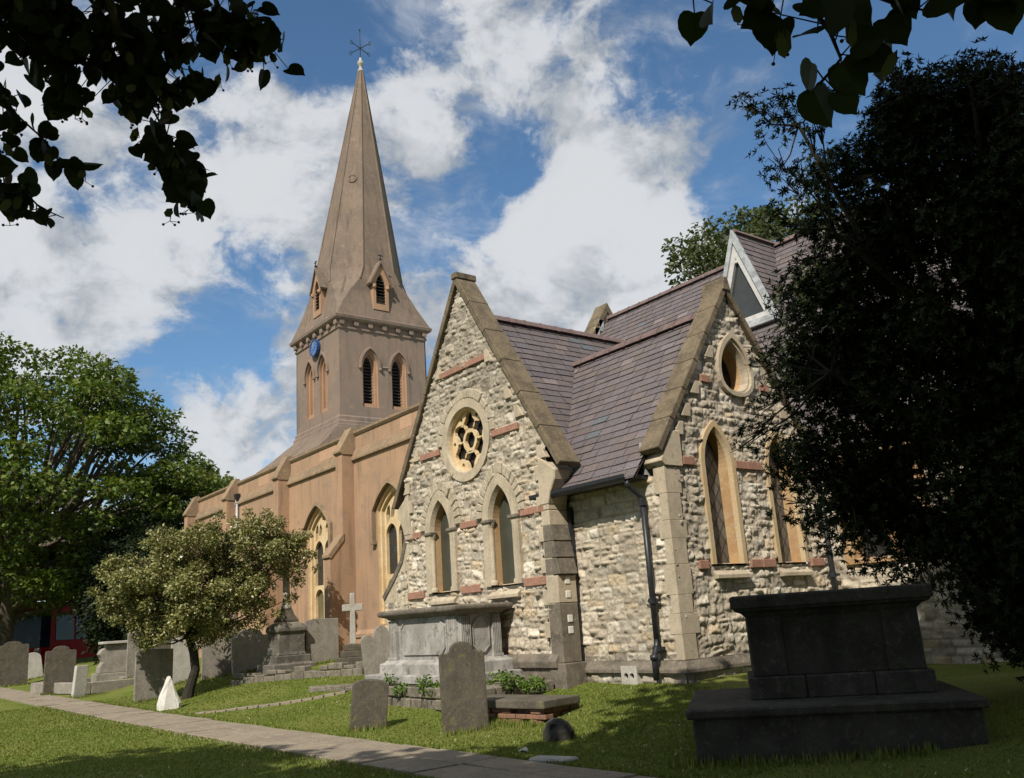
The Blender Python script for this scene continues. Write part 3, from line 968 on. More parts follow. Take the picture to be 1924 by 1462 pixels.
# corner quoins
mb = MB(); z = .80; k = 0; r_ = random.Random(9)
while z < 4.36:
    h = r_.uniform(.30, .52); h = min(h, 4.38 - z)
    a, b = (.22, r_.uniform(.34, .42)) if k % 2 else (.13, r_.uniform(.26, .34))
    MB().box(XE - a, XE + .042, YD - .042, YD + b, z, z + h - .003).build('quoin', DRESS, CH, bevel=.005)
    z += h; k += 1
mb = MB()
for z, sg in ((4.55, -1), (4.9, -1), (5.35, -1), (6.1, -1), (5.1, 1), (6.2, 1)):
    e = (EAPX - z) / TANE - .16
    mb = MB(); mb.extrude([(EC + sg * (e - .26), z), (EC + sg * e, z), (EC + sg * (e - .25 / TANE), z + .25), (EC + sg * (e - .30), z + .25)], eastF, .058, -.05)
    mb.build('quoin', DRESS, CH, bevel=.012)
coping('gable_coping', eastF, EC, EAPX + .22, 2.42, .11, -.36, .13, CH, TAN=TANE)
mb = MB(); mb.extrude([(EC - .13, EAPX + .02), (EC + .13, EAPX + .02), (EC + .05, EAPX + .30), (EC - .05, EAPX + .30)], eastF, .14, -.42); mb.build('apex_stone', COPE, CH, bevel=.015)
mb = MB(); mb.extrude([(YD - .13, 4.06), (YD - .02, 3.98), (YD + .42, 3.98), (YD + .42, 4.62), (YD + .2, 4.6)], eastF, .075, -.36); mb.build('kneeler', DRESS, CH, bevel=.012)
mb = MB(); mb.box(XE - .42, XE - .36, YD - .1, YD + .4, 3.85, 4.45); mb.build('lead_flashing', LEAD, CH)
# plinths
for nm, L in (('s', [(rose_r + .2, YD), (XE + .06, YD - .0)]),):
    mb = MB()
    mb.loft([[(rose_r + .1, YD + .0, .80), (rose_r + .1, YD - .05, .80), (rose_r + .1, YD - .15, .66), (rose_r + .1, YD - .15, .60), (rose_r + .1, YD, .60)],
             [(XE + .05, YD + .0, .80), (XE + .05, YD - .05, .80), (XE + .15, YD - .15, .66), (XE + .15, YD - .15, .60), (XE, YD, .60)],
             ], True, True)
    mb.loft([[(XE + .0, YD - .05, .80), (XE + .05, YD - .05, .80), (XE + .15, YD - .15, .66), (XE + .15, YD - .15, .60), (XE, YD - .1, .60)],
             [(XE + .0, EC + EH, .80), (XE + .05, EC + EH, .80), (XE + .15, EC + EH, .66), (XE + .15, EC + EH, .60), (XE, EC + EH, .60)]], True, True)
    mb.build('plinth_course', DARKDRESS, CH, bevel=.008)
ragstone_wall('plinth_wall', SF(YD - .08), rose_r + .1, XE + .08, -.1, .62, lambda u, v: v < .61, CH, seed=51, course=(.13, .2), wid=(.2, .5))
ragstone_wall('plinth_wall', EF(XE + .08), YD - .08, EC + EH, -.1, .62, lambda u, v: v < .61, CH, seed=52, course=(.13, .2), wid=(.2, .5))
# vent block with two holes
mb = MB(); mb.plate([(-11.53, .42), (-11.15, .42), (-11.15, .72), (-11.53, .72)], [circ(-11.41, .56, .05, 10), circ(-11.27, .56, .05, 10)], SF(YD - .17), 0, -.1)
v_ = mb.build('vent_block', GPALE, CH)
mb = MB(); mb.box(-11.5, -11.18, YD - .12, YD - .1, .45, .7); mb.build('vent_hole', VOID, v_)

# aisle roof (front and back slope) and its gutter
ER = EAPX - .28
sd = math.hypot(1, TAN)
run = EC - (YD - OVH)
sde = math.hypot(1, TANR)
valley = lambda d: (XE - .30) - (RC + (RAPX - .62 - (ER - d * TANR / sde)) / TAN) + .25
slate_roof('aisle_roof', (XE - .30, EC, ER), (-1, 0, 0), (0, -1, -TANR), 5.2, run * sde, CH, seed=61, lenfn=valley)
slate_roof('aisle_roof', (XE - .30, EC, ER), (-1, 0, 0), (0, 1, -TANR), 4.2, 2.6 * sde, CH, seed=62)
ridge_tiles('ridge_tiles', (XE - .30, EC, ER + .03), (XE - 4.6, EC, ER + .03), CH)
mb = MB()
ez = ER - TANR * run
gut = [(-.09, .06), (-.085, .0), (-.055, -.05), (0, -.07), (.055, -.05), (.085, 0), (.09, .06)]
yy = YD - OVH - .05
mb.loft([[(rose_r + .35 - .9, yy + a, ez + b) for a, b in gut], [(XE - .42, yy + a, ez + b) for a, b in gut]], closed=False)
mb.loft([[(rose_r + .35 - .9, yy + a * .9, ez + b * .9 + .004) for a, b in gut], [(XE - .42, yy + a * .9, ez + b * .9 + .004) for a, b in gut]], closed=False)
mb.box(rose_r - .5, XE - .36, YD - OVH + .04, YD - .02, ez - .02, ez + .05)
mb.build('gutter', IRON, CH)


def downpipe(name, x, y, z1, z0, parent, d=(0, -1), r=.05, swan=True, collars=(1.0,), mat=None):
    mb = MB()
    mb.tube([(x, y, z1), (x, y, z0)], r, 10)
    pipe = mb.build(name, mat or IRON, parent, smooth=True)
    for z in collars:
        mb = MB(); mb.tube([(x, y, z), (x, y, z + .09)], r * 1.45, 10); mb.box(x - r * 2.4, x + r * 2.4, y - r * .4 + .02, y + r * 1.2, z + .02, z + .07)
        mb.build('collar', mat or IRON, pipe)
    MB().tube([(x, y, z1 - .1), (x, y, z1 + .03)], r * 1.5, 10).build('collar', mat or IRON, pipe)
    if swan:
        mb = MB(); mb.tube([(x, y - .0, z0 + .22), (x, y - .02, z0 + .1), (x, y - .1, z0 - .05), (x, y - .1, z0 - .42)], r, 10); mb.tube([(x, y - .1, z0 - .1), (x, y - .1, z0 - .02)], r * 1.4, 10)
        mb.build('shoe', mat or IRON, pipe, smooth=True)
    return pipe


downpipe('downpipe', -10.66, YD - .12, 3.46, .92, CH, collars=(1.72, .95))
mb = MB(); mb.tube([(-10.66, YD - OVH - .05, ez - .05), (-10.66, YD - OVH - .02, ez - .14), (-10.66, YD - .14, ez - .32), (-10.66, YD - .12, ez - .42)], .045, 10); mb.build('swan_neck', IRON, CH, smooth=True)
downpipe('downpipe', XE + .14, EC + EH - .13, 4.5, .4, CH, collars=(2.0, 3.2), swan=False)

# ---- rose roof
RR = RAPX - .62
rrun = RH + .12
slate_roof('chapel_roof', (RC, YG + .40, RR), (0, 1, 0), (1, 0, -TAN), 7.6, rrun * sd, CH, seed=63)
slate_roof('chapel_roof', (RC, YG + .40, RR), (0, 1, 0), (-1, 0, -TAN), 7.6, (rrun) * sd, CH, seed=64)
ridge_tiles('ridge_tiles', (RC, YG + .40, RR + .03), (RC, YG + 7.2, RR + .03), CH)

# ---- chancel behind: wall, roof, dormer
AX = 19.8; CR = 11.05; YC = 15.65
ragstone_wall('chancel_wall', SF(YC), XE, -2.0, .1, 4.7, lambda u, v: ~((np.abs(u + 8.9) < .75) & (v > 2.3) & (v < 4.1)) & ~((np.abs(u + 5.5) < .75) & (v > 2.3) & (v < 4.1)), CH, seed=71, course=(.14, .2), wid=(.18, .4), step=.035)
for cx in (-8.9, -5.5):
    mb = MB(); ring(mb, [(cx - .92, 2.2), (cx + .92, 2.2), (cx + .92, 4.3), (cx - .92, 4.3)], [(cx - .72, 2.3), (cx + .72, 2.3), (cx + .72, 4.1), (cx - .72, 4.1)], SF(YC), -.02, .07, -.3)
    mb.box(cx - .05, cx + .05, YC + .1, YC + .25, 2.3, 4.1); w_ = mb.build('window', REVEAL, CH, bevel=.01)
    mb = MB(); mb.box(cx - .75, cx + .75, YC + .28, YC + .31, 2.25, 4.15); mb.build('glass', GLASS_N, w_)
mb = MB(); mb.box(-2.05, -2.0, YC, 2 * AX - YC, 0, 5); mb.extrude([(YC, 4.7), (2 * AX - YC, 4.7), (AX, CR)], EF(-2.0), 0, -.2); mb.build('chancel_end_wall', VOUS, CH)
cw = (CR - 4.45) / TAN
slate_roof('chancel_roof', (-2.2, AX, CR), (-1, 0, 0), (0, -1, -TAN), 17.6, cw * sd, CH, seed=65)
slate_roof('chancel_roof', (-2.2, AX, CR), (-1, 0, 0), (0, 1, -TAN), 17.6, cw * sd, CH, seed=66, ex=.5)
ridge_tiles('ridge_tiles', (-2.2, AX, CR + .03), (-19.7, AX, CR + .03), CH)
mb = MB(); mb.box(-9.4, -2.0, YC - .4, YC - .25, 4.3, 4.45); mb.build('gutter', IRON, CH)


def dormer():
    yd = 18.05; cx = -13.12; hw = 1.02; zb, za = 8.42, 11.12
    F = SF(yd)
    sl_ = MB()
    o = [(cx - hw, zb), (cx + hw, zb), (cx, za)]
    k = lambda a, b: [(cx - hw * a, zb + b), (cx + hw * a, zb + b), (cx, zb + b + (za - zb) * a)]
    sl_.plate(o, [k(.83, .10)], F, .10, -.05)
    d = sl_.build('dormer', LEAD, CH, label='triangular glazed roof dormer with pale frame')
    mb = MB(); mb.plate(k(.83, .10), [k(.62, .24)], F, .05, -.08); mb.build('frame', WHITEFR, d)
    mb = MB(); mb.box(cx - .3, cx + .3, yd - .045, yd + .06, zb + 1.78, zb + 1.86); mb.build('transom', WHITEFR, d)
    mb = MB(); mb.add([F(u, v, -.04) for u, v in k(.66, .22)], [(0, 1, 2)]); mb.build('glass', GLASS_D, d)
    mb = MB(); mb.box(cx - hw - .03, cx + hw + .03, yd - .17, yd + .02, zb - .10, zb + .03); mb.build('sill', LEAD, d, bevel=.01)
    s_ = (za - .05 - zb) / hw; ln = 3.2
    for sg in (-1, 1):
        rr = slate_roof('roof', (cx, yd + .02, za - .04), (0, 1, 0), (sg, 0, -s_), ln, math.hypot(hw, s_ * hw), d, seed=67 + sg)
    ridge_tiles('ridge', (cx, yd, za), (cx, yd + 2.0, za), d, r=.07)


dormer()

# ---- nave / chancel gable parapet (its peak shows above the chapel roof)
XN = -19.9
mb = MB(); mb.extrude([(AX - 4.6, 4.2), (AX + 4.6, 4.2), (AX, 4.2 + 4.6 * TAN)], EF(XN), -.35, .10); mb.build('nave_gable_wall', VOUS, CH)
coping('gable_coping', EF(XN), AX, 4.2 + 4.6 * TAN + .30, 3.3, .16, -.42, .18, CH)
mb = MB()
for k in range(9):
    y = AX - .25 - k * .2
    z = CR - TAN * (AX - y)
    mb.box(XN + .10, XN + .16, y - .2, y, z - .1, z + .30)
mb.build('lead_flashing', LEAD, CH)

# ---- nave
YN = 13.2; XW, XE2 = -41.0, -19.5
naveF = SF(YN)
NWIN = [-22.95, -27.9, -32.85, -37.8]
NA = .86; NV0, NVS, NVA = 1.75, 5.10, 5.72


def tudor(cx, a, v0, vs, va, n=6):
    """low pointed arch"""
    pts = [(cx - a, v0), (cx + a, v0)]
    h = va - vs
    side = []
    for i in range(n + 1):
        t = i / n
        x = a * (1 - t); z = vs + h * (1 - (1 - t) ** 2.0) * .62 + h * .38 * t
        side.append((x, z))
    pts += [(cx + x, z) for x, z in side]
    pts += [(cx - x, z) for x, z in reversed(side[:-1])]
    return pts


ZS = 6.93
strip_wall('nave_wall', STUCCO, naveF, [(XW, 0), (XE2, 0), (XE2, ZS), (XW, ZS)], [tudor(cx, NA, NV0, NVS, NVA) for cx in NWIN], CH)
mb = MB(); mb.box(XW, XE2, YN + .06, YN + .4, ZS, 7.72); mb.build('parapet', STUCCO, CH)
mb = MB(); mb.loft([[(x, YN + .05, 7.26), (x, YN + .02, 7.24), (x, YN - .09, ZS + .03), (x, YN - .09, ZS - .03), (x, YN, ZS - .06), (x, YN + .05, ZS - .1)] for x in (XW, XE2)], True, True)
mb.build('string_course', STUCCO_W, CH)
mb = MB(); mb.loft([[(x, YN + .2, 7.90), (x, YN - .02, 7.86), (x, YN - .02, 7.79), (x, YN + .03, 7.72), (x, YN + .44, 7.72), (x, YN + .44, 7.86)] for x in (XW, XE2)], True, True)
mb.build('parapet_coping', STUCCO_W, CH)
# patched pieces of parapet render, pinker
PATCH = stone_mat('pink_render_patch', (.44, .28, .185), (.39, .25, .165), scale=1.2, bump=.05)
for a, b in ((-22.4, -21.7), (-27.9, -26.6), (-33.4, -32.4)):
    MB().box(a, b, YN + .055, YN + .2, 7.32, 7.70).build('render_patch', PATCH, CH)
mb = MB()
mb.box(XW, XE2, YN - .06, YN, 0, 1.50); mb.loft([[(x, YN, 1.62), (x, YN - .06, 1.52), (x, YN - .10, 1.50), (x, YN - .10, 1.40), (x, YN, 1.38)] for x in (XW, XE2)], True, True)
mb.build('plinth', STUCCO, CH)
mb = MB(); mb.box(XW, XW + .4, YN, 2 * AX - YN, 0, 7.7); mb.build('nave_end_wall', STUCCO_W, CH)
mb = MB(); mb.box(XE2 - .4, XE2, YN, 16, 0, 7.7); mb.build('nave_end_wall', STUCCO_W, CH)
mb = MB(); mb.extrude([(YN + .3, 7.3), (2 * AX - YN - .3, 7.3), (AX, 8.9)], EF(XW + .3), 0, XE2 - XW - .6); mb.build('nave_roof', LEAD, CH)


def nave_window(cx):
    F = naveF
    st = MB(); rv = .32
    o, i = tudor(cx, NA, NV0, NVS, NVA), tudor(cx, NA - .10, NV0, NVS - .02, NVA - .12)
    st.loft([[F(u, v, 0) for u, v in o], [F(u, v, -.09) for u, v in o], [F(u, v, -.09) for u, v in i], [F(u, v, -rv) for u, v in i]])
    win = st.build('window', CREAMST, CH)
    # hood mould with dropped ends
    ho = tudor(cx, NA + .20, NVS - .95, NVS + .02, NVA + .24)[1:]
    hi = tudor(cx, NA + .10, NVS - .95, NVS + .0, NVA + .10)[1:]
    ho.append((cx - NA - .20, NVS - .95)); hi.append((cx - NA - .10, NVS - .95))
    h = MB(); h.loft([[F(u, v, -.01) for u, v in ho], [F(u, v, .10) for u, v in ho], [F(u, v, .13) for u, v in hi], [F(u, v, -.01) for u, v in hi]], closed=False)
    for sg in (-1, 1):
        h.box(cx + sg * (NA + .15) - .1, cx + sg * (NA + .15) + .1, YN - .14, YN, NVS - 1.02, NVS - .93)
    h.build('hood_mould', STUCCO_W, win)
    # tracery: two lights, a transom with cusped heads and a pierced head
    a2 = NA - .12
    t = MB(); w_, wb = -.19, -.29
    lw = a2 / 2 - .055
    holes = []
    for sg in (-1, 1):
        lc = cx + sg * a2 / 2
        holes.append(arch_pts(lc, lw, NV0 + .06, 2.72, 3.02, 5))
        holes.append(arch_pts(lc, lw, 3.16, 4.28, 4.66, 5))
        holes.append([(lc - sg * .10, 4.78), (lc + sg * .02, 4.84), (lc - sg * .04, 5.10), (lc - sg * .13, 5.24), (lc - sg * .24, 5.06), (lc - sg * .20, 4.90)])
        holes.append([(lc + sg * .10, 4.74), (lc + sg * .26, 4.62), (lc + sg * .28, 4.95), (lc + sg * .20, 5.16), (lc + sg * .06, 5.24), (lc + sg * .04, 5.0)])
    holes.append([(cx, 5.20), (cx + .13, 5.36), (cx, 5.54), (cx - .13, 5.36)])
    t.plate(tudor(cx, NA - .09, NV0 + .01, NVS - .02, NVA - .11), [x if area2(x) > 0 else x[::-1] for x in holes], F, w_, wb)
    t.build('tracery', CREAMST, win)
    g = MB(); g.box(cx - a2, cx + a2, YN + .30, YN + .32, 3.10, NVA - .15); g.build('glass', GLASS_N, win)
    g = MB(); g.box(cx - a2, cx + a2, YN + .30, YN + .32, NV0, 3.10); g.build('glass', GLASS_O, win)
    s_ = MB(); s_.loft([[F(cx - NA, NV0 + .03, -.30), F(cx + NA, NV0 + .03, -.30), F(cx + NA, NV0 - .1, .08), F(cx - NA, NV0 - .1, .08)], [F(cx - NA, NV0 - .2, -.30), F(cx + NA, NV0 - .2, -.30), F(cx + NA, NV0 - .18, .08), F(cx - NA, NV0 - .18, .08)]], True, True)
    s_.build('sill', CREAMST, win)


def area2(p):
    return sum(p[i][0] * p[(i + 1) % len(p)][1] - p[(i + 1) % len(p)][0] * p[i][1] for i in range(len(p)))


for cx in NWIN:
    nave_window(cx)

for cx in (-20.4, -25.5, -30.55, -35.8, -40.75):
    mb = MB(); h = .22
    mb.extrude([(YN + .02, 0), (YN - .86, 0), (YN - .86, 3.95), (YN - .42, 4.52), (YN - .42, 7.10), (YN + .02, 7.10)], EF(cx - h), 0, 2 * h)
    b = mb.build('buttress', STUCCO, CH)
    mb = MB(); mb.extrude([(YN - .40, 4.58), (YN - .92, 3.92), (YN - .92, 3.84), (YN - .86, 3.80), (YN - .40, 4.36)], EF(cx - h - .03), 0, 2 * h + .06); mb.build('weathering', STUCCO_W, b)
    mb = MB(); mb.extrude([(YN + .1, 7.10), (YN - .42, 7.10), (YN - .50, 7.16), (YN - .50, 7.22), (YN - .06, 8.0), (YN + .1, 8.0)], EF(cx - h - .03), 0, 2 * h + .06)
    mb.build('cap', STUCCO_W, b)
downpipe('downpipe', -35.28, YN - .10, 7.05, .6, CH, collars=(5.6, 3.8), swan=False, mat=LEAD)
mb = MB(); mb.loft([[(-35.28 - a, YN - .2, 7.32 + 0), (-35.28 + a, YN - .2, 7.32), (-35.28 + a, YN, 7.32), (-35.28 - a, YN, 7.32)] if k == 0 else [(-35.28 - .08, YN - .16, 7.02), (-35.28 + .08, YN - .16, 7.02), (-35.28 + .08, YN - .03, 7.02), (-35.28 - .08, YN - .03, 7.02)] for k, a in ((0, .14), (1, .08))], True, True)
mb.build('rainwater_hopper', IRON, CH)

# ---- tower
TX, TY = -36.9, 19.75; TH = 2.3
TZ0, TZ1 = 10.9, 15.0
tE, tS = EF(TX + TH), SF(TY - TH)
TW = [(-.0, 0)]
EW = [TY - .77 + .02, TY + .77]
BV0, BVS, BVA, BA = 11.5, 13.35, 14.10, .40


def belfry(F, centres, louvred, parent, horizontal):
    for cx in centres:
        st = MB()
        o = arch_pts(cx, BA, BV0 - .12, BVS, BVA); i = arch_pts(cx, BA - .10, BV0, BVS, BVA - .13); i2 = arch_pts(cx, BA - .18, BV0 + .05, BVS, BVA - .24)
        st.loft([[F(u, v, 0) for u, v in o], [F(u, v, -.13) for u, v in o], [F(u, v, -.13) for u, v in i], [F(u, v, -.26) for u, v in i], [F(u, v, -.26) for u, v in i2], [F(u, v, -.42) for u, v in i2]])
        win = st.build('belfry_window', TOWERJ, parent)
        ho = arch_pts(cx, BA + .16, BVS - .1, BVS, BVA + .20)[1:]; hi = arch_pts(cx, BA + .06, BVS - .1, BVS, BVA + .08)[1:]
        ho.append((cx - BA - .16, BVS - .1)); hi.append((cx - BA - .06, BVS - .1))
        h = MB(); h.loft([[F(u, v, -.01) for u, v in ho], [F(u, v, .08) for u, v in ho], [F(u, v, .10) for u, v in hi], [F(u, v, -.01) for u, v in hi]], closed=False)
        for sg in (-1, 1):
            p = F(cx + sg * (BA + .12), BVS - .12, .06)
            h.lathe([(.01, p[2] - .1), (.08, p[2] - .05), (.08, p[2] + .03), (.03, p[2] + .07)], p[0], p[1], 8)
        h.build('hood_mould', TOWERM, win)
        if louvred:
            l = MB()
            for k in range(15):
                z = BV0 + .08 + k * .155
                l.add([F(cx - .33, z, -.26), F(cx + .33, z, -.26), F(cx + .33, z + .12, -.40), F(cx - .33, z + .12, -.40), F(cx - .33, z + .02, -.26), F(cx + .33, z + .02, -.26), F(cx + .33, z + .14, -.40), F(cx - .33, z + .14, -.40)],
                      [(0, 1, 2, 3), (4, 5, 6, 7), (0, 1, 5, 4)])
            l.build('louvres', LOUV, win)
            g = MB(); g.add([F(u, v, -.43) for u, v in i], [tuple(range(len(i)))]); g.build('backing', VOID, win)
        else:
            g = MB(); g.add([F(u, v, -.34) for u, v in i], [tuple(range(len(i)))]); g.build('blind_panel', TOWERJ, win)
            g = MB(); 
            for uu in (cx - .03,):
                g.add([F(uu - .025, BV0, -.20), F(uu + .025, BV0, -.20), F(uu + .025, BVA - .15, -.20), F(uu - .025, BVA - .15, -.20), F(uu - .025, BV0, -.34), F(uu + .025, BV0, -.34), F(uu + .025, BVA - .15, -.34), F(uu - .025, BVA - .15, -.34)],
                      [(0, 1, 2, 3), (0, 4, 7, 3), (1, 5, 6, 2)])
            g.build('mullion', TOWERJ, win)
        s_ = MB(); s_.extrude([(cx - BA + .02, BV0 - .12), (cx + BA - .02, BV0 - .12), (cx + BA - .12, BV0 + .06), (cx - BA + .12, BV0 + .06)], F, -.06, -.3); s_.build('sill', TOWERJ, win)


TWR_S = [TX - .74, TX + .66]
strip_wall('tower_wall', TOWERM, tE, [(TY - TH, TZ0), (TY + TH, TZ0), (TY + TH, TZ1), (TY - TH, TZ1)], [arch_pts(c, BA, BV0 - .12, BVS, BVA) for c in EW], CH)
strip_wall('tower_wall', TOWERM, tS, [(TX - TH, TZ0), (TX + TH, TZ0), (TX + TH, TZ1), (TX - TH, TZ1)], [arch_pts(c, BA, BV0 - .12, BVS, BVA) for c in TWR_S], CH)
mb = MB(); mb.box(TX - TH, TX - TH + .05, TY - TH, TY + TH, TZ0, TZ1); mb.box(TX - TH, TX + TH, TY + TH - .05, TY + TH, TZ0, TZ1); mb.build('tower_wall', TOWERM, CH)
belfry(tE, EW, True, CH, False)
belfry(tS, TWR_S, False, CH, True)
# moulding between hoods
mb = MB(); mb.add([tE(EW[0] + .5, BVS - .02, .06), tE(EW[1] - .5, BVS - .02, .06), tE(EW[1] - .5, BVS + .06, .0), tE(EW[0] + .5, BVS + .06, .0), tE(EW[0] + .5, BVS - .08, .0), tE(EW[1] - .5, BVS - .08, .0)], [(0, 1, 2, 3), (0, 1, 5, 4)]); mb.build('impost_moulding', TOWERM, CH)


def sq(h, z, dx=0, dy=0, w=None):
    return [(TX - h + dx, TY - h + dy, z), (TX + h + dx, TY - h + dy, z), (TX + h + dx, TY + h + dy, z), (TX - h + dx, TY + h + dy, z)]


mb = MB()
mb.loft([sq(2.46, 6.0), sq(2.46, 10.35), sq(2.42, 10.50), sq(2.42, 10.62), sq(2.36, 10.68), sq(2.36, 10.84), sq(2.30, 10.92)], True, False)
mb.build('tower_stage', TOWERM, CH)
mb = MB()
mb.loft([[(TX - 4.35, TY - 3.5, 9.35), (TX + 2.6, TY - 3.5, 9.35), (TX + 2.6, TY + 3.5, 9.35), (TX - 4.35, TY + 3.5, 9.35)],
         [(TX - 3.6, TY - 3.1, 9.72), (TX + 2.55, TY - 3.1, 9.72), (TX + 2.55, TY + 3.1, 9.72), (TX - 3.6, TY + 3.1, 9.72)],
         [(TX - 2.9, TY - 2.75, 10.12), (TX + 2.5, TY - 2.75, 10.12), (TX + 2.5, TY + 2.75, 10.12), (TX - 2.9, TY + 2.75, 10.12)], sq(2.44, 10.45)], True, True)
mb.loft([[(TX - 4.35, TY - 3.5, 7.0), (TX + 2.6, TY - 3.5, 7.0), (TX + 2.6, TY + 3.5, 7.0), (TX - 4.35, TY + 3.5, 7.0)], [(TX - 4.35, TY - 3.5, 9.35), (TX + 2.6, TY - 3.5, 9.35), (TX + 2.6, TY + 3.5, 9.35), (TX - 4.35, TY + 3.5, 9.35)]])
mb.build('tower_skirt', SPIREM, CH)
mb = MB(); mb.box(TX + 1.0, TX + 1.5, TY - 2.55, TY - 2.4, 9.9, 10.05); mb.build('slit_opening', VOID, CH)
# cornice and corbels
mb = MB()
mb.loft([sq(2.31, 14.96), sq(2.36, 15.0), sq(2.36, 15.08), sq(2.32, 15.12), sq(2.32, 15.36), sq(2.50, 15.40), sq(2.55, 15.46), sq(2.57, 15.56)], True, True)
mb.build('cornice', TOWERM, CH)
for k in range(7):
    t = -2.2 + 4.4 * k / 6
    for F, c in ((tE, TY), (tS, TX)):
        mb = MB()
        mb.extrude([(c + t - .12, 15.18), (c + t - .05, 15.12), (c + t + .05, 15.12), (c + t + .12, 15.18), (c + t + .12, 15.38), (c + t - .12, 15.38)], F, .0, .17)
        mb.build('corbel', TOWERM, CH, bevel=.02)


# spire, broached from square to octagon
def octo(h, k, z, lean=0.0):
    """square of half width h with its corners cut by k (0..1 : 1 = regular octagon)"""
    t = h * (1 - k * (2 - math.sqrt(2)))
    dx, dy = .17 * lean, .30 * lean
    return [(TX + a + dx, TY + b + dy, z) for a, b in ((h, -t), (h, t), (t, h), (-t, h), (-h, t), (-h, -t), (-t, -h), (t, -h))]


sp = lambda z: .10 + (30.6 - z) * .1555
secs = [octo(2.57, .02, 15.57), octo(2.50, .03, 15.66), octo(2.32, .14, 16.25), octo(2.16, .42, 17.0), octo(sp(17.7) + .01, .85, 17.7), octo(sp(18.4), 1, 18.4)]
for z in (21.5, 24.5, 27.5, 30.5):
    secs.append(octo(sp(z), 1, z, (z - 18) / 12.5))
mb = MB(); mb.loft(secs, False, True); SPIRE = mb.build('spire', SPIREM, CH)
mb = MB()
for k in range(8):
    mb.tube([secs[j][k] for j in range(4, len(secs))], [.05, .05, .048, .045, .04, .03], 6)
mb.build('rib', SPIREM, SPIRE)
# broach wedges at the corners
for sx, sy in ((1, -1), (-1, -1), (1, 1), (-1, 1)):
    mb = MB()
    h = 2.40
    p = [(TX + sx * h, TY + sy * h, 15.75), (TX + sx * h, TY + sy * .95, 15.75), (TX + sx * .95, TY + sy * h, 15.75), (TX + sx * 1.42, TY + sy * 1.42, 18.3)]
    mb.add(p, [(0, 1, 3), (0, 3, 2), (1, 2, 3), (0, 2, 1)]); mb.build('broach', SPIREM, SPIRE)
# medallion on the corner face
zc = 23.55; r0 = sp(zc); lean = (zc - 18) / 12.5
nrm = Vector((1, -1, 0)).normalized(); sideV = Vector((1, 1, 0)).normalized(); upv = Vector((-nrm.x * .155, -nrm.y * .155, 1)).normalized(); nn_ = sideV.cross(upv).normalized()
if nn_.dot(nrm) < 0: nn_ = -nn_
cen = Vector((TX + .17 * lean, TY + .30 * lean, zc)) + nrm * r0
MF = lambda u, v, w: tuple(cen + sideV * u + upv * v + nn_ * w)
mb = MB(); ring(mb, circ(0, 0, .24, 20), circ(0, 0, .18, 20), MF, -.03, .05, -.02); mb.plate(foil(0, 0, .17, 0, 4), [], MF, .03, -.02); mb.build('medallion', SPIREM, SPIRE)


def lucarne(F, parent, c):
    """gabled louvred opening on a spire face; F(u,v,w): w out from the tower face"""
    z0, ze, za = 16.15, 17.55, 18.55; hw = .52; wf = .10
    m = MB()
    a = arch_pts(c, .26, 16.45, 17.35, 17.98, 6)
    m.plate([(c - hw * .8, z0), (c + hw * .8, z0), (c + hw * .8, ze - .1), (c + hw, ze), (c, za), (c - hw, ze), (c - hw * .8, ze - .1)], [a], F, wf, -1.2)
    L = m.build('lucarne', TOWERJ, parent)
    g = MB(); g.add([F(u, v, wf - .22) for u, v in a], [tuple(range(len(a)))]); g.build('backing', VOID, L)
    l = MB()
    for k in range(8):
        z = 16.5 + k * .16
        l.add([F(c - .26, z, wf - .06), F(c + .26, z, wf - .06), F(c + .26, z + .1, wf - .2), F(c - .26, z + .1, wf - .2), F(c - .26, z + .03, wf - .06), F(c + .26, z + .03, wf - .06)], [(0, 1, 2, 3), (0, 1, 5, 4)])
    l.build('louvres', LOUV, L)
    r = MB()
    for sg in (-1, 1):
        r.extrude([(c, za + .12), (c + sg * (hw + .12), ze - .12), (c + sg * (hw + .06), ze - .2), (c, za - .02)], F, wf + .10, -1.5)
    r.build('roof', SPIREM, L)
    f = MB(); p = F(c, za, wf + .04); f.tube([p, (p[0], p[1], za + .42)], .03, 6)
    q = F(c - .13, za + .36, wf + .04); q2 = F(c + .13, za + .36, wf + .04); f.tube([q, q2], .025, 6)
    f.lathe([(.02, za + .1), (.08, za + .16), (.02, za + .22)], p[0], p[1], 8)
    f.build('finial', IRON, L)
    h = MB()
    for sg in (-1, 1):
        p = F(c + sg * .36, 17.3, wf + .04)
        h.lathe([(.02, 17.18), (.09, 17.25), (.09, 17.38), (.03, 17.42)], p[0], p[1], 8)
    h.build('corbel_head', TOWERJ, L)


lucarne(EF(TX + TH), CH, TY - .12)
lucarne(SF(TY - TH), CH, TX + .25)
lucarne(lambda u, v, w: (u, TY + TH + w, v), CH, TX)
lucarne(lambda u, v, w: (TX - TH - w, u, v), CH, TY)

# finial and weathervane
fx, fy = TX + .17, TY + .30
mb = MB(); mb.lathe([(.12, 30.45), (.16, 30.5), (.16, 30.58), (.09, 30.62), (.09, 30.82), (.15, 30.9), (.18, 31.0), (.15, 31.1), (.08, 31.16), (.05, 31.35)], fx, fy, 14); mb.build('finial', GPALE, CH, smooth=True)
mb = MB()
mb.tube([(fx, fy, 31.3), (fx, fy, 33.1)], [.035, .02], 6)
for ang in (.35, .35 + math.pi / 2):
    c_, s_ = math.cos(ang), math.sin(ang)
    mb.tube([(fx - .62 * c_, fy - .62 * s_, 31.95), (fx + .62 * c_, fy + .62 * s_, 31.95)], .022, 6)
    for sg in (-1, 1):
        ex_, ey_ = fx + sg * .68 * c_, fy + sg * .68 * s_
        mb.tube([(ex_ + .09 * c_ * math.cos(t), ey_ + .09 * s_ * math.cos(t), 31.95 + .11 * math.sin(t)) for t in np.linspace(0, 2 * math.pi, 9)], .018, 5)
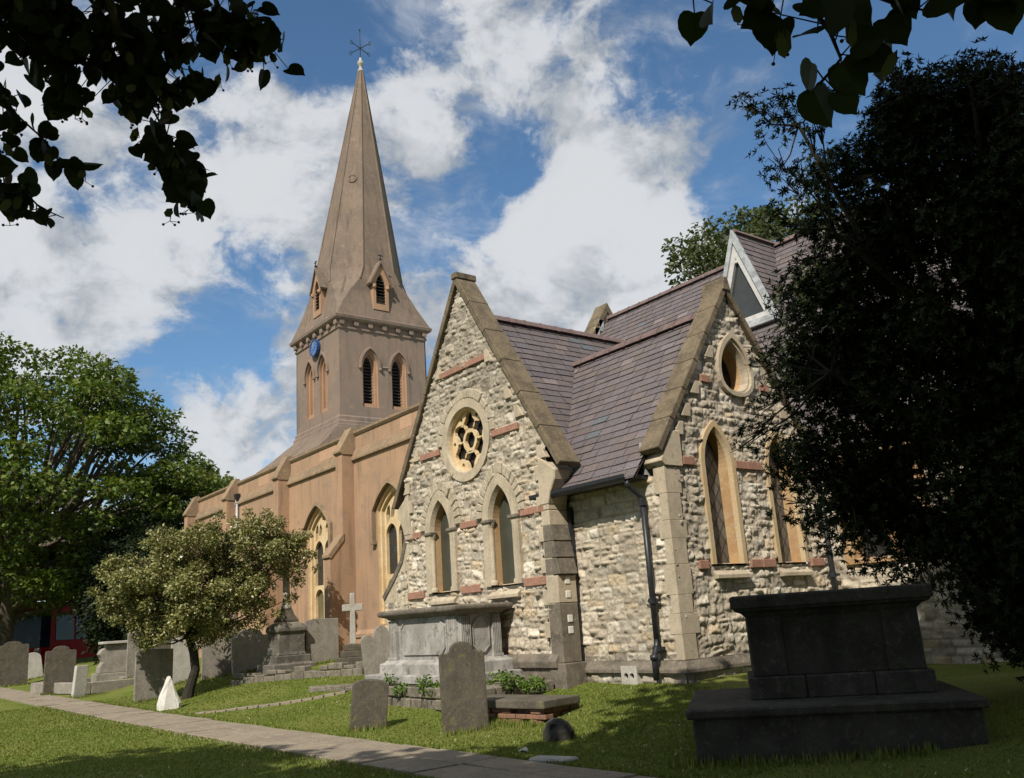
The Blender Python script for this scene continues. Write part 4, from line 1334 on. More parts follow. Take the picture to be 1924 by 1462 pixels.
mb.lathe([(.02, 33.0), (.05, 33.08), (.02, 33.16)], fx, fy, 8)
mb.build('weathervane', IRON, CH)


def clock():
    c, z, r = -36.88, 14.64, .38
    F = SF(TY - TH)
    m = MB(); m.extrude(circ(c, z, r, 32), F, .06, .17); cl = m.build('clock', BLUE, CH, label='round blue clock face with gilt marks')
    m = MB(); ring(m, circ(c, z, r + .04, 32), circ(c, z, r - .03, 32), F, .05, .20, .16); m.build('clock_rim', BLUED, cl)
    m = MB()
    for k in range(12):
        a = math.pi * k / 6
        d = Vector((math.sin(a), math.cos(a))); n = Vector((d.y, -d.x))
        q = [d * .25 + n * .02, d * .34 + n * .02, d * .34 - n * .02, d * .25 - n * .02]
        m.extrude([(c + p.x, z + p.y) for p in q], F, .165, .18)
    m.build('hour_marks', GILT, cl)
    for a, l in ((R(335), .30), (R(70), .20)):
        d = Vector((math.sin(a), math.cos(a))); n = Vector((d.y, -d.x)); m = MB()
        m.extrude([(c + p.x, z + p.y) for p in (d * -.07 + n * .02, d * l, d * -.07 - n * .02)], F, .185, .20); m.build('clock_hand', GILT, cl)


clock()

# ------------------------------------------------------------------ graves and tombs
def head_outline(shape, w, h):
    a = w / 2
    if shape == 'flat':
        return [(-a, 0), (a, 0), (a, h), (-a * .3, h + .03), (-a, h - .02)]
    if shape == 'round':
        s = h - a * .75
        return [(-a, 0), (a, 0)] + [(a * math.cos(t), s + a * .75 * math.sin(t)) for t in np.linspace(0, math.pi, 13)]
    if shape == 'low_round':
        s = h - a * .35
        return [(-a, 0), (a, 0)] + [(a * math.cos(t), s + a * .35 * math.sin(t)) for t in np.linspace(0, math.pi, 11)]
    if shape == 'shoulder':       # round head between square shoulders
        s = h - a * .42; b = a * .66
        return [(-a, 0), (a, 0), (a, s), (b * 1.08, s + .01)] + [(b * math.cos(t), s + .02 + (a * .42 - .02) * math.sin(t)) for t in np.linspace(.08, math.pi - .08, 11)] + [(-b * 1.08, s + .01), (-a, s)]
    if shape == 'scroll':         # raised centre with hollow shoulders
        s = h - .22; b = a * .52
        return [(-a, 0), (a, 0), (a, s + .03), (a * .86, s + .07), (a * .7, s + .05), (b, s + .09)] + [(b * math.cos(t), s + .10 + .12 * math.sin(t)) for t in np.linspace(.2, math.pi - .2, 9)] + [(-b, s + .09), (-a * .7, s + .05), (-a * .86, s + .07), (-a, s + .03)]
    if shape == 'double':         # two humps
        s = h - .2
        return [(-a, 0), (a, 0), (a, s)] + [(a * .5 + a * .5 * math.cos(t), s + .2 * math.sin(t)) for t in np.linspace(.2, math.pi - .5, 7)] + [(-a * .1, s - .02)] + [(-a * .55 + a * .4 * math.cos(t), s - .05 + .1 * math.sin(t)) for t in np.linspace(.3, math.pi, 6)]
    if shape == 'broken':
        return [(-a, 0), (a * .9, 0), (a, h * .55), (a * .75, h * .62), (a * .95, h * .72), (a * .85, h), (-a, h * .97)]
    if shape == 'gothic':
        return arch_pts(0, a, 0, h - a * 1.1, h, 6)


FEET = []


def headstone(px, py, w, h, shape, mat, label, yaw=0.0, lean=0.0, tip=0.0, t=.11, group='old headstones in the churchyard', loc=None):
    """stands on the ground; face to +X unless turned"""
    x, y, z = loc if loc else gp(px, py)
    FEET.append((x, y, w, R(yaw)))
    o2 = head_outline(shape, w, h + .12)
    F = lambda u, v, d: (d, u, v - .12)
    mb = MB(); mb.extrude(o2, F, -t / 2, t / 2)
    o = mb.build('headstone', mat, None, bevel=.018, seg=2)
    o.location = (x, y, z); o.rotation_euler = (R(lean), R(tip), R(yaw))
    props(o, label, 'gravestone', group)
    return o


headstone(876, 1376, .70, 1.32, 'scroll', GDARK, 'tall brown mossy headstone with curved raised top standing in front of the fluted chest tomb', yaw=-22, lean=1)
headstone(691, 1371, .60, .80, 'low_round', GDARK, 'short dark round-topped headstone leaning beside the flagged path', yaw=-25, lean=-5, tip=4, t=.14)
headstone(715, 1279, .68, 1.2, 'double', GSTONE, 'grey speckled headstone with two humps tilting to the left beside the fluted tomb', yaw=-14, lean=7, t=.12)
headstone(0, 0, .5, .62, 'round', GSTONE, 'little rounded grey stone peeping out behind the tilted two-humped headstone', loc=(-22.3, 12.4, G(-22.3, 12.4) + .15))
headstone(287, 1316, 1.02, 1.38, 'flat', GSTONE, 'square brown-grey headstone with the holly tree shadow on its face, bright edge to the left', yaw=-3, t=.13)
headstone(346, 1281, .85, 1.50, 'shoulder', GPALE, 'pale headstone standing just behind the trunk of the holly tree', yaw=-4)
headstone(408, 1274, .95, 1.20, 'low_round', GSTONE, 'grey headstone behind the thin sapling, right of the holly trunk', yaw=-6)
headstone(472, 1262, 1.15, 1.30, 'shoulder', GPALE, 'wide pale headstone with yellow lichen left of the black pedestal monument', yaw=-8, lean=3)
headstone(262, 1270, .95, 1.75, 'scroll', GSTONE, 'tall grey headstone next to the scrolled tomb, half hidden by holly leaves', yaw=0)
headstone(303, 1268, .80, 1.45, 'flat', GDARK, 'dark headstone in the holly shade behind the square brown-grey one', yaw=-4)
headstone(147, 1311, .42, 1.02, 'broken', GPALE, 'narrow light broken stone leaning at the edge of the kerbed grave', yaw=14, lean=-4, t=.16)
headstone(110, 1304, 1.02, 1.65, 'scroll', GDARK, 'large dark shaded headstone right of the white tilted one by the path', yaw=0)
headstone(64, 1276, .80, 1.25, 'round', GPALE, 'light round-topped headstone tilted to the left in front of the bus', yaw=-6, lean=9)
headstone(20, 1290, 1.30, 1.95, 'scroll', GDARK, 'broad dark headstone at the left edge under the maple trunk', yaw=0, lean=1)
headstone(605, 1247, 1.0, 1.25, 'flat', GSTONE, 'flat-topped headstone right of the black pedestal monument, carrying its shadow', yaw=-4, t=.14)
headstone(430, 1262, .75, 1.1, 'round', GDARK, 'small dark headstone between the two pale ones behind the sapling', yaw=-4)


def white_stone():
    x, y, z = gp(316, 1333)
    r = random.Random(3)
    mb = MB()
    out = [(.27, -.1), (.29, .14), (.20, .33), (.13, .47), (.07, .66), (.01, .80), (-.05, .79), (-.12, .58), (-.22, .34), (-.27, .12), (-.25, -.1)]
    A = [(.13 - v * .10 + r.uniform(-.012, .012), u, v) for u, v in out]
    M1 = [(.19 - v * .16 + r.uniform(-.02, .02), u * .62 + .02, v * .93 - .01) for u, v in out]
    B = [(-.13 + v * .08 + r.uniform(-.015, .015), u * .94, v * .97) for u, v in out]
    mb.loft([M1, A, B], True, True)
    o = mb.build('pointed_stone', GMARB, bevel=.012, seg=2); o.location = (x, y, z)
    props(o, 'small white pointed stone in the grass left of the holly trunk', 'stone')
    # half sunken dark stump of stone and a scrap of litter
    x, y, z = gp(1048, 1388)
    mb = MB()
    mb.loft([[(.23 * s * math.cos(t) + r.uniform(-.03, .03), .17 * s * math.sin(t) + r.uniform(-.03, .03), zz) for t in np.linspace(0, 2 * math.pi, 10)[:-1]] for zz, s in ((-.1, 1), (.10, 1), (.20, .8), (.25, .35))], True, True)
    o = mb.build('sunken_stone', TOMBD, bevel=.02); o.location = (x, y, z); props(o, 'low sunken dark stone in the shaded grass right of the tall brown headstone', 'stone')
    x, y, z = gp(983, 1414)
    mb = MB(); mb.add([(-.06, -.03, .02), (.03, -.05, .05), (.07, .03, .03), (.0, .05, .06), (-.05, .03, .02), (-.06, -.03, .0), (.03, -.05, .03), (.07, .03, .01), (.0, .05, .04), (-.05, .03, .0)],
                      [(0, 1, 3), (1, 2, 3), (0, 3, 4), (5, 6, 8), (6, 7, 8), (5, 8, 9), (0, 1, 6, 5), (1, 2, 7, 6), (2, 3, 8, 7), (3, 4, 9, 8), (4, 0, 5, 9)])
    o = mb.build('paper_scrap', GMARB); o.location = (x, y, z); props(o, 'crumpled white scrap of paper lying on the grass near the path', 'litter')
    x, y, z = gp(1040, 1430)
    mb = MB(); mb.box(-.28, .28, -.12, .12, -.05, .04)
    o = mb.build('flat_stone', GPALE, bevel=.02); o.location = (x, y, z); o.rotation_euler = (0, 0, .3); props(o, 'small flat pale stone set in the grass beside the path', 'stone')


white_stone()


def fluted_tomb():
    x0, x1, y0, y1 = -16.65, -14.15, 9.5, 10.42
    zb = .72
    T = empty('chest_tomb', ((x0 + x1) / 2, (y0 + y1) / 2, zb - .6), 'grey chest tomb with fluted corner pilasters and overhanging lid below the rose window', 'tomb')
    mb = MB(); mb.box(x0 - .02, x1 + .02, y0 - .02, y1 + .02, .96, 1.80); mb.build('chest', TOMBM, T, bevel=.01)
    mb = MB()
    L = lambda e, z: [(x0 - e, y0 - e, z), (x1 + e, y0 - e, z), (x1 + e, y1 + e, z), (x0 - e, y1 + e, z)]
    mb.loft([L(.05, 1.76), L(.08, 1.80), L(.20, 1.84), L(.22, 1.87), L(.22, 1.92), L(.17, 1.95)], True, True); mb.build('lid', DARKDRESS, T, bevel=.008)
    mb = MB(); mb.loft([L(.20, .62), L(.20, .90), L(.12, .93), L(.09, .97)], True, True); mb.build('base', TOMBM, T, bevel=.01)
    mb = MB(); mb.loft([L(.42, .55), L(.42, .70), L(.40, .71)], True, True); mb.build('step', TOMBM, T, bevel=.01)

    def pilaster(F, u0, u1):
        n = 5; w = (u1 - u0) / n; prof = [(u0, .0)]
        for k in range(n):
            a = u0 + k * w
            prof += [(a + .008, .055), (a + w * .25, .055), (a + w * .4, .022), (a + w * .6, .022), (a + w * .75, .055), (a + w - .008, .055)]
        prof += [(u1, 0)]
        m = MB(); m.loft([[F(u, z, d) for u, d in prof] for z in (1.0, 1.74)], True, True)
        m.extrude([(u0 - .015, .97), (u1 + .015, .97), (u1 + .015, 1.02), (u0 - .015, 1.02)], F, 0, .075)
        m.build('pilaster', TOMBM, T)

    def panel(F, u0, u1):
        c = .12
        o = [(u0 + c, 1.06), (u1 - c, 1.06), (u1 - c * .5, 1.06 + c * .5), (u1, 1.06 + c), (u1, 1.70 - c), (u1 - c * .5, 1.70 - c * .5), (u1 - c, 1.70), (u0 + c, 1.70), (u0 + c * .5, 1.70 - c * .5), (u0, 1.70 - c), (u0, 1.06 + c), (u0 + c * .5, 1.06 + c * .5)]
        m = MB(); cu, cz = (u0 + u1) / 2, 1.38
        i = [(cu + (u - cu) * .95, cz + (v - cz) * .92) for u, v in o]
        ring(m, o, i, F, 0, .03, .012); m.add([F(u, v, .013) for u, v in i], [tuple(range(12))]); m.build('panel', TOMBM, T)
    SFt, EFt = SF(y0 - .02), EF(x1 + .02)
    pilaster(SFt, x0 - .0, x0 + .32); pilaster(SFt, x1 - .34, x1); panel(SFt, x0 + .42, x1 - .44)
    pilaster(EFt, y0, y0 + .22); pilaster(EFt, y1 - .2, y1); panel(EFt, y0 + .28, y1 - .26)
    # rubble terrace below
    x, y, z = gp(722, 1345)
    ter = MB(); r = random.Random(8)
    xa, xb, ya, yb = -17.1, -12.75, 8.82, 10.55
    ter.box(xa + .08, xb - .06, ya + .08, yb, -.1, .53)
    for row in range(3):
        xx = xa
        while xx < xb - .05:
            w = r.uniform(.25, .55); w = min(w, xb - xx)
            ter.box(xx + .008, xx + w - .008, ya + r.uniform(-.03, .05), ya + .25, -.06 + row * .2 + r.uniform(0, .015), .13 + row * .2)
            xx += w
        yy = ya
        while yy < yb - .1:
            w = r.uniform(.25, .5); w = min(w, yb - yy)
            ter.box(xb - .25, xb + r.uniform(-.03, .04), yy + .008, yy + w - .008, -.06 + row * .2, .13 + row * .2 + r.uniform(-.01, .01)); yy += w
    o = ter.build('rubble_terrace', RUBBLE, bevel=.02); props(o, 'rough stone terrace wall carrying the fluted chest tomb', 'wall')
    # ledger slab on brick courses
    T2 = empty('ledger_tomb', (-12.0, 9.0, .05), 'low flat ledger slab on crumbling red bricks in front of the church wall', 'tomb')
    M = Matrix.Translation((-11.78, 8.9, .0)) @ Matrix.Rotation(R(9), 4, 'Z')
    m = MB(); m.box(-1.05, 1.0, -.42, .42, .30, .42, M); m.build('slab', GDARK, T2, bevel=.02, seg=2)
    m = MB(); r = random.Random(5)
    for row in range(4):
        u = -.92 + (row % 2) * .1
        while u < .85:
            if r.random() < .9: m.box(u, u + .2, -.36 + r.uniform(-.02, .02), -.2, .0 + row * .075, .066 + row * .075, M)
            u += .212
        v = -.34
        while v < .3:
            m.box(.74, .9 + r.uniform(-.02, .02), v, v + .2, .0 + row * .075, .066 + row * .075, M); v += .212
    m.box(-.85, .72, -.2, .34, -.1, .30, M)
    m.build('brick_base', BRICK, T2, bevel=.006)


fluted_tomb()


def dark_tomb():
    M = Matrix.Translation((-6.79, 7.47, 0)) @ Matrix.Rotation(R(39.0), 4, 'Z')
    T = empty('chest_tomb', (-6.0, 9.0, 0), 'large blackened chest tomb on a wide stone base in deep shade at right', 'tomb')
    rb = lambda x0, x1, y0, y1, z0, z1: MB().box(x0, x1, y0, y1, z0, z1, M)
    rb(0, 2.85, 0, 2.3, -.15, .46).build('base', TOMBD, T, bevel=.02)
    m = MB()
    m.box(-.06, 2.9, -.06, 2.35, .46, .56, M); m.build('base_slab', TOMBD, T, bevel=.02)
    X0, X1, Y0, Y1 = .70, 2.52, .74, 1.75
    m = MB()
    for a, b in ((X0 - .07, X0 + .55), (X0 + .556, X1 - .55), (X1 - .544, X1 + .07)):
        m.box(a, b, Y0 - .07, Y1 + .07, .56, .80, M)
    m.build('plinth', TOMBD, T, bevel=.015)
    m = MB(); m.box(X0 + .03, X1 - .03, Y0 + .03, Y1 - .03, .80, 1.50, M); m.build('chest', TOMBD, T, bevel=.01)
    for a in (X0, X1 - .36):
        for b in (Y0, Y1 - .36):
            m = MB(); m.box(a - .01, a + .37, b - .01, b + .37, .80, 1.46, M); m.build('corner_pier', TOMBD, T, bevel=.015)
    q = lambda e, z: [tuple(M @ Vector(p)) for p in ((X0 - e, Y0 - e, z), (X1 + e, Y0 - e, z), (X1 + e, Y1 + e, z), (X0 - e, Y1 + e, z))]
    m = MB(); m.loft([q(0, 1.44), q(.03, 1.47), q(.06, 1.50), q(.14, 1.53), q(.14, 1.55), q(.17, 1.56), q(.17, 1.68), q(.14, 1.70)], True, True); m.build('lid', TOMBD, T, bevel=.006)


dark_tomb()


def cross_grave():
    x, y, z = gp(664, 1246)
    d0 = .78
    T = empty('cross_monument', (x, y, z), 'pale stone cross on a dark stepped base in front of the nave wall', 'gravestone')
    m = MB()
    d = Matrix.Translation((x, y, z)) @ Matrix.Rotation(R(-18), 4, 'Z') @ Matrix.Diagonal((d0, d0, .92, 1))
    for k, (a, h0, h1) in enumerate(((.55, -.1, .18), (.42, .18, .36), (.30, .36, .55))):
        m = MB(); m.box(-a * .7, a * .7, -a, a, h0, h1, d); m.build('step', GDARK, T, bevel=.015)
    m = MB(); a, b = .085, .085
    o = [(-a * 1.25, .55), (a * 1.25, .55), (a, 1.52), (.36, 1.52), (.36, 1.72), (a, 1.72), (a, 2.05), (-a, 2.05), (-a, 1.72), (-.36, 1.72), (-.36, 1.52), (-a, 1.52)]
    m.extrude(o, lambda u, v, w: tuple(d @ Vector((w, u, v))), -.075, .075); m.build('cross', GPALE, T, bevel=.012)


cross_grave()


def pedestal():
    x, y, z = gp(538, 1262)
    T = empty('pedestal_monument', (x, y, z), 'blackened pedestal monument carrying a slim pale column beside the holly tree', 'gravestone')
    sqr = lambda h, zz, k=.74: [(x - h * k, y - h * k, z + zz), (x + h * k, y - h * k, z + zz), (x + h * k, y + h * k, z + zz), (x - h * k, y + h * k, z + zz)]
    M_ = stone_mat('streaked_monument_stone', (.17, .155, .13), (.08, .072, .06), (.24, .22, .19), scale=2.3, bump=.3, streak=.6)
    m = MB(); m.loft([sqr(.85, -.1), sqr(.85, .22), sqr(.70, .24), sqr(.70, .45)], True, True); m.build('step', M_, T, bevel=.02)
    m = MB(); m.loft([sqr(.58, .45), sqr(.54, .55), sqr(.52, 1.05), sqr(.60, 1.10), sqr(.60, 1.20), sqr(.50, 1.30), sqr(.36, 1.35)], True, True); m.build('pedestal', M_, T, bevel=.015)
    m = MB(); m.loft([sqr(.36, 1.36), sqr(.36, 1.42), sqr(.24, 1.56), sqr(.16, 1.74)], True, True); m.build('cap', GDARK, T, bevel=.01)
    m = MB(); m.lathe([(.15, z + 1.74), (.15, z + 1.80), (.12, z + 1.84), (.105, z + 1.9), (.09, z + 3.3), (.13, z + 3.36), (.13, z + 3.42), (.05, z + 3.46)], x, y, 14); m.build('column', GPALE, T, smooth=False)
    # low rubble kerb in front
    a, b = np.array(gp(440, 1287)), np.array(gp(688, 1266))
    T2 = MB(); n = 16; rr = random.Random(2)
    dv = (b - a)[:2]; L = np.linalg.norm(dv); ang = math.atan2(dv[1], dv[0])
    s = 0
    while s < L - .05:
        w = min(rr.uniform(.3, .6), L - s)
        p = a[:2] + dv / L * (s + w / 2); zz = G(p[0], p[1])
        Mx = Matrix.Translation((p[0], p[1], zz)) @ Matrix.Rotation(ang + rr.uniform(-.04, .04), 4, 'Z')
        T2.box(-w / 2 + .01, w / 2 - .01, -.14, .14 + rr.uniform(-.02, .03), -.1, .13 + rr.uniform(-.03, .03), Mx)
        if rr.random() < .9: T2.box(-w / 2 + .03, w / 2 - .02, -.08, .16, .14, .26 + rr.uniform(-.05, .05), Mx)
        s += w
    o = T2.build('grave_kerb', RUBBLE, bevel=.02); props(o, 'low dark rubble kerb in front of the black pedestal monument', 'kerb')
    # second plot kerb in front of cross
    T3 = MB(); p = np.array(gp(640, 1300)); Mx = Matrix.Translation((p[0] - .3, p[1] + .25, p[2])) @ Matrix.Rotation(.15, 4, 'Z')
    for k in range(3): T3.box(-1.1 + .72 * k, -.40 + .72 * k, -.25, .25 , -.1, .10 + .02 * (k % 2), Mx)
    o = T3.build('flat_kerb_stones', RUBBLE, bevel=.02); props(o, 'flat broken kerb stones in the grass below the stone cross', 'kerb')


pedestal()


def scroll_tomb():
    x, y, z = gp(222, 1274)
    T = empty('scrolled_tomb', (x, y, z), 'grey tomb with scrolled ends and a pale flat top left of the tall grey headstone', 'tomb')
    d = Matrix.Translation((x, y, z)) @ Matrix.Rotation(R(-5), 4, 'Z')
    F = lambda u, v, w: tuple(d @ Vector((w, u, v)))
    m = MB(); m.box(-.8, .5, -.85, .85, -.1, .22, d); m.build('base', GSTONE, T, bevel=.02)
    m = MB()
    o = [(-.75, .22), (.75, .22), (.72, .45), (.60, .62), (.66, .80), (.74, .92), (.66, 1.08), (.5, 1.16), (.5, 1.28), (-.5, 1.28), (-.5, 1.16), (-.66, 1.08), (-.74, .92), (-.66, .80), (-.60, .62), (-.72, .45)]
    m.extrude(o, F, -.5, .3); m.build('scrolled_chest', GSTONE, T, bevel=.02)
    m = MB(); m.box(-.62, .45, -.68, .68, 1.28, 1.38, d); m.build('top_slab', GPALE, T, bevel=.015)
    # kerbed grave in front
    x, y, z = gp(198, 1290)
    T = empty('kerbed_grave', (x, y, z), 'flat grey stone kerb framing a grassy grave beside the narrow broken stone', 'grave')
    d = Matrix.Translation((x, y, z)) @ Matrix.Rotation(R(8), 4, 'Z')
    for bx_ in ((-3.2, 2.0, -1.5, -1.25), (-3.2, 2.0, 1.0, 1.25), (-3.2, -2.95, -1.24, .99), (1.75, 2.0, -1.24, .99)):
        m = MB(); m.box(*bx_, -.12, .26, d); m.build('kerb_stone', GSTONE, T, bevel=.02)


scroll_tomb()


def bus():
    c = at(87, 1190, 60.0)
    c = c + np.array((0, 0.0, 0))
    T = empty('bus', (c[0], c[1], .6), 'red bus with dark windscreen parked behind the headstones at the far left', 'bus')
    d = Matrix.Translation((c[0], c[1], .45)) @ Matrix.Rotation(R(45), 4, 'Z') @ Matrix.Diagonal((1, 1, 1.22, 1)) @ Matrix.Translation((-1.25, 0, 0))
    # front faces local -Y ... rounded prow, body runs back along +Y ; side faces +X
    def body(z0, z1, e0, e1, y0=-.0, y1=9.0):
        L = []
        for z, e in ((z0, e0), (z1, e1)):
            L.append([tuple(d @ Vector(p)) for p in ((-1.25 + e, y0 + .35 + e, z), (-.9 + e, y0 + e, z), (.9 - e, y0 + e, z), (1.25 - e, y0 + .35 + e, z), (1.25 - e, y1, z), (-1.25 + e, y1, z))])
        return L
    m = MB(); m.loft(body(.35, 1.2, 0, 0) + body(1.2, 2.9, 0, .08) + body(3.15, 3.32, .25, .5), True, True); m.build('body', REDP, T, bevel=.05, seg=2)
    m = MB(); m.loft([[tuple(d @ Vector(p)) for p in ((-1.27, .36, 1.15), (-.9, -.03, 1.15), (.9, -.03, 1.15), (1.27, .36, 1.15))], [tuple(d @ Vector(p)) for p in ((-1.2, .42, 2.85), (-.85, .04, 2.85), (.85, .04, 2.85), (1.2, .42, 2.85))]], closed=False)
    m.build('windscreen', BUSGL, T)
    for k in range(4):
        m = MB(); y0 = .9 + k * 1.95; m.add([tuple(d @ Vector(p)) for p in ((1.27, y0, 1.45), (1.27, y0 + 1.75, 1.45), (1.20, y0 + 1.75, 2.65), (1.20, y0, 2.65))], [(0, 1, 2, 3)]); m.build('side_window', BUSGL, T)
    for y0 in (2.2, 7.0):
        m = MB(); p = [tuple(d @ Vector((q, y0, .5))) for q in (.98, 1.29)]; m.tube(p, .48, 16); m.build('wheel', IRON, T)
    m = MB(); m.box(-1.0, 1.0, -.05, .0, .55, .95, d); m.build('bumper', IRON, T)
    for sx in (-.75, .75):
        m = MB(); m.box(sx - .15, sx + .15, -.06, -.02, .98, 1.12, d); m.build('headlight', GPALE, T)


bus()


# ------------------------------------------------------------------ vegetation
def unit(v):
    return v / np.maximum(np.linalg.norm(v, axis=-1, keepdims=True), 1e-9)


def leaf_mesh(name, P, axis, nrm, L, W, col, mat, parent, fold=.18, seed=0):
    """one folded four-cornered leaf per point"""
    axis = unit(axis); side = unit(np.cross(nrm, axis)); n = np.cross(axis, side)
    L = L[:, None]; W = W[:, None]
    b = P; t = P + axis * L - n * L * .08
    m = P + axis * L * .45
    l = m + side * W * .5 + n * W * fold; r = m - side * W * .5 + n * W * fold
    V = np.stack([b, r, t, l], 1).reshape(-1, 3)
    f = np.arange(len(P) * 4).reshape(-1, 4)
    c = np.repeat(col, 4, 0)
    return np_mesh(name, V, f, mat, parent, c)


def cluster_crown(name, centres, radii, per, leaf, mat, parent, cols, seed, flat=.65, up=.5, shell=.55, W=.62, jitter=.3):
    r = np.random.default_rng(seed)
    Ps, As, Ns, Ls, Cs = [], [], [], [], []
    for c, rad in zip(centres, radii):
        n = int(per * (rad / np.mean(radii)) ** 2)
        d = unit(r.normal(size=(n, 3)) + np.array((0, 0, .25)))
        q = (shell + (1 - shell) * r.random(n) ** .6)[:, None]
        lump = 1 + .28 * np.sin(d[:, 0:1] * 5 + c[0]) * np.cos(d[:, 1:2] * 6 + c[1])
        P = c + d * q * rad * lump * np.array((1, 1, flat))
        Ps.append(P)
        As.append(unit(d * np.array((1, 1, .4)) + r.normal(size=(n, 3)) * .55 + np.array((0, 0, -.25))))
        Ns.append(unit(d * .5 + np.array((0, 0, up)) + r.normal(size=(n, 3)) * .55))
        Ls.append(leaf * r.uniform(.7, 1.3, n))
        base = np.array(cols)[r.integers(0, len(cols), n)] * r.uniform(.75, 1.25, (n, 1)) * r.uniform(.85, 1.15)
        Cs.append(base)
    P = np.concatenate(Ps); L = np.concatenate(Ls)
    return leaf_mesh(name, P, np.concatenate(As), np.concatenate(Ns), L, L * W, np.concatenate(Cs), mat, parent)


def ell_clusters(c, rad, n, seed, inner=.55, zlow=-1.0, rmin=.9, rmax=1.6, keep=None):
    r = np.random.default_rng(seed); out = []; rr = []
    while len(out) < n:
        d = unit(r.normal(size=3)); q = inner + (1 - inner) * r.random() ** .5
        p = d * q
        if p[2] < zlow: continue
        P = np.array(c) + p * np.array(rad)
        if keep is not None and not keep(P): continue
        out.append(P); rr.append(r.uniform(rmin, rmax))
    return np.array(out), np.array(rr)


def limbs(mb, base, top, targets, r0, seed, fork=.4, gnarl=.3):
    """trunk from base to top, then limbs that reach the cluster centres"""
    rn = random.Random(seed)
    base, top = Vector(base), Vector(top)
    n = 6
    pts = [base + (top - base) * (k / n) + Vector((rn.uniform(-1, 1), rn.uniform(-1, 1), 0)) * gnarl * (.2 if k in (0,) else 1) * r0 for k in range(n + 1)]
    mb.tube(pts, [r0 * (1.45 if k == 0 else 1.0 - .45 * k / n) for k in range(n + 1)], 10)
    for t in targets:
        t = Vector(t)
        k = rn.uniform(fork, 1.0); s = base + (top - base) * k
        d = t - s
        mid = s + d * .5 + Vector((0, 0, -.08 * d.length)) + Vector((rn.uniform(-1, 1), rn.uniform(-1, 1), rn.uniform(-1, 1))) * d.length * .08
        rr = r0 * .16 * rn.uniform(.6, 1.2) + .01 * d.length * r0
        mb.tube([s, s + (mid - s) * .5 + Vector((0, 0, .03 * d.length)), mid, mid + (t - mid) * .6, t], [rr * 1.5, rr * 1.1, rr * .8, rr * .5, rr * .15], 6, cap=False)


def maple():
    b = at(3, 1228, 56.0); zb = G(b[0], b[1])
    T = empty('maple_tree', (b[0], b[1], zb), 'big broad green maple tree rising behind the headstones at the far left', 'tree')
    C = (b[0] + .5, b[1] - 1.2, 10.6)
    keep = lambda P: not (P[0] > -42.5 and P[1] > 11.5)
    c1, r1 = ell_clusters(C, (8.0, 9.6, 8.4), 190, 21, inner=.62, zlow=-.80, rmin=1.0, rmax=1.75, keep=keep)
    c2, r2 = ell_clusters((C[0] + 1.5, C[1] + 9.0, 8.4), (4.5, 4.2, 5.0), 60, 22, inner=.3, zlow=-.9, rmin=.9, rmax=1.5, keep=keep)
    c = np.concatenate([c1, c2]); r = np.concatenate([r1, r2])
    m = MB(); limbs(m, (b[0], b[1], zb - .3), (b[0] + .4, b[1] + .2, 9.5), [q for q in c[::2]], .62, 4, fork=.35); m.build('trunk', BARK, T, smooth=True, fix=False)
    cluster_crown('crown', c, r, 310, .28, L_MAPLE, T, [(.088, .132, .020), (.072, .115, .018), (.112, .152, .026), (.13, .145, .032), (.062, .098, .017)], 23, flat=.5, up=.8)


maple()


def far_tree():
    b = np.array((-60.0, 20.5, .4))
    T = empty('pale_tree', b, 'paler tree showing beyond the nave end, right of the big maple', 'tree')
    c, r = ell_clusters((b[0], b[1], 9.5), (3.6, 3.4, 4.2), 34, 25, inner=.3, rmin=.8, rmax=1.3)
    m = MB(); limbs(m, b, (b[0], b[1], 9), c[::2], .3, 5); m.build('trunk', BARK, T, fix=False)
    cluster_crown('crown', c, r, 170, .26, L_PALE, T, [(.10, .13, .04), (.13, .15, .055), (.08, .11, .035)], 26, flat=.7)
    b = np.array((*at(1400, 520, 42)[:2], .4))
    T = empty('oak_tree', b, 'dull green tree rising behind the chancel roof and dormer', 'tree')
    c, r = ell_clusters((b[0] + .6, b[1] + .4, at(1400, 560, 42)[2]), (4.4, 4.4, 4.3), 70, 27, inner=.45, rmin=.75, rmax=1.35)
    m = MB(); limbs(m, b, (b[0] + 1, b[1], 13), c[::2], .45, 6); m.build('trunk', BARK, T, fix=False)
    cluster_crown('crown', c, r, 230, .24, L_PALE, T, [(.055, .075, .024), (.07, .085, .03), (.085, .095, .04), (.045, .06, .02)], 28, flat=.75)


far_tree()


def yews():
    for k, (px, py, dist, rad, h, n, lab) in enumerate(((246, 1240, 50, (2.3, 2.1, 3.8), 3.4, 66, 'dark yew bush in shade between the bus and the scrolled tomb'), (262, 1232, 48, (2.2, 2.0, 3.2), 2.8, 36, 'dark yew bush in shade behind the tall grey headstone'),
                                                      (330, 1225, 46, (2.0, 1.9, 3.0), 2.6, 30, 'dark yew bush at the nave corner behind the holly tree'), (168, 1180, 68, (3.6, 3.0, 4.2), 4.6, 60, 'tall dark yew rising behind the two lower yew bushes'))):
        b = at(px, py, dist); z = G(b[0], b[1])
        T = empty('yew_bush', (b[0], b[1], z), lab, 'bush', 'dark yew bushes behind the graves')
        c, r = ell_clusters((b[0], b[1], z + h), rad, n, 40 + k, inner=.3, rmin=.6, rmax=1.0)
        m = MB(); limbs(m, (b[0], b[1], z - .2), (b[0], b[1], z + h), c[::4], .16, k); m.build('trunk', BARKD, T, fix=False)
        cluster_crown('foliage', c, r, 210, .26, L_DARK, T, [(.014, .022, .009), (.02, .03, .011), (.011, .017, .008)], 45 + k, flat=.8, W=.5)



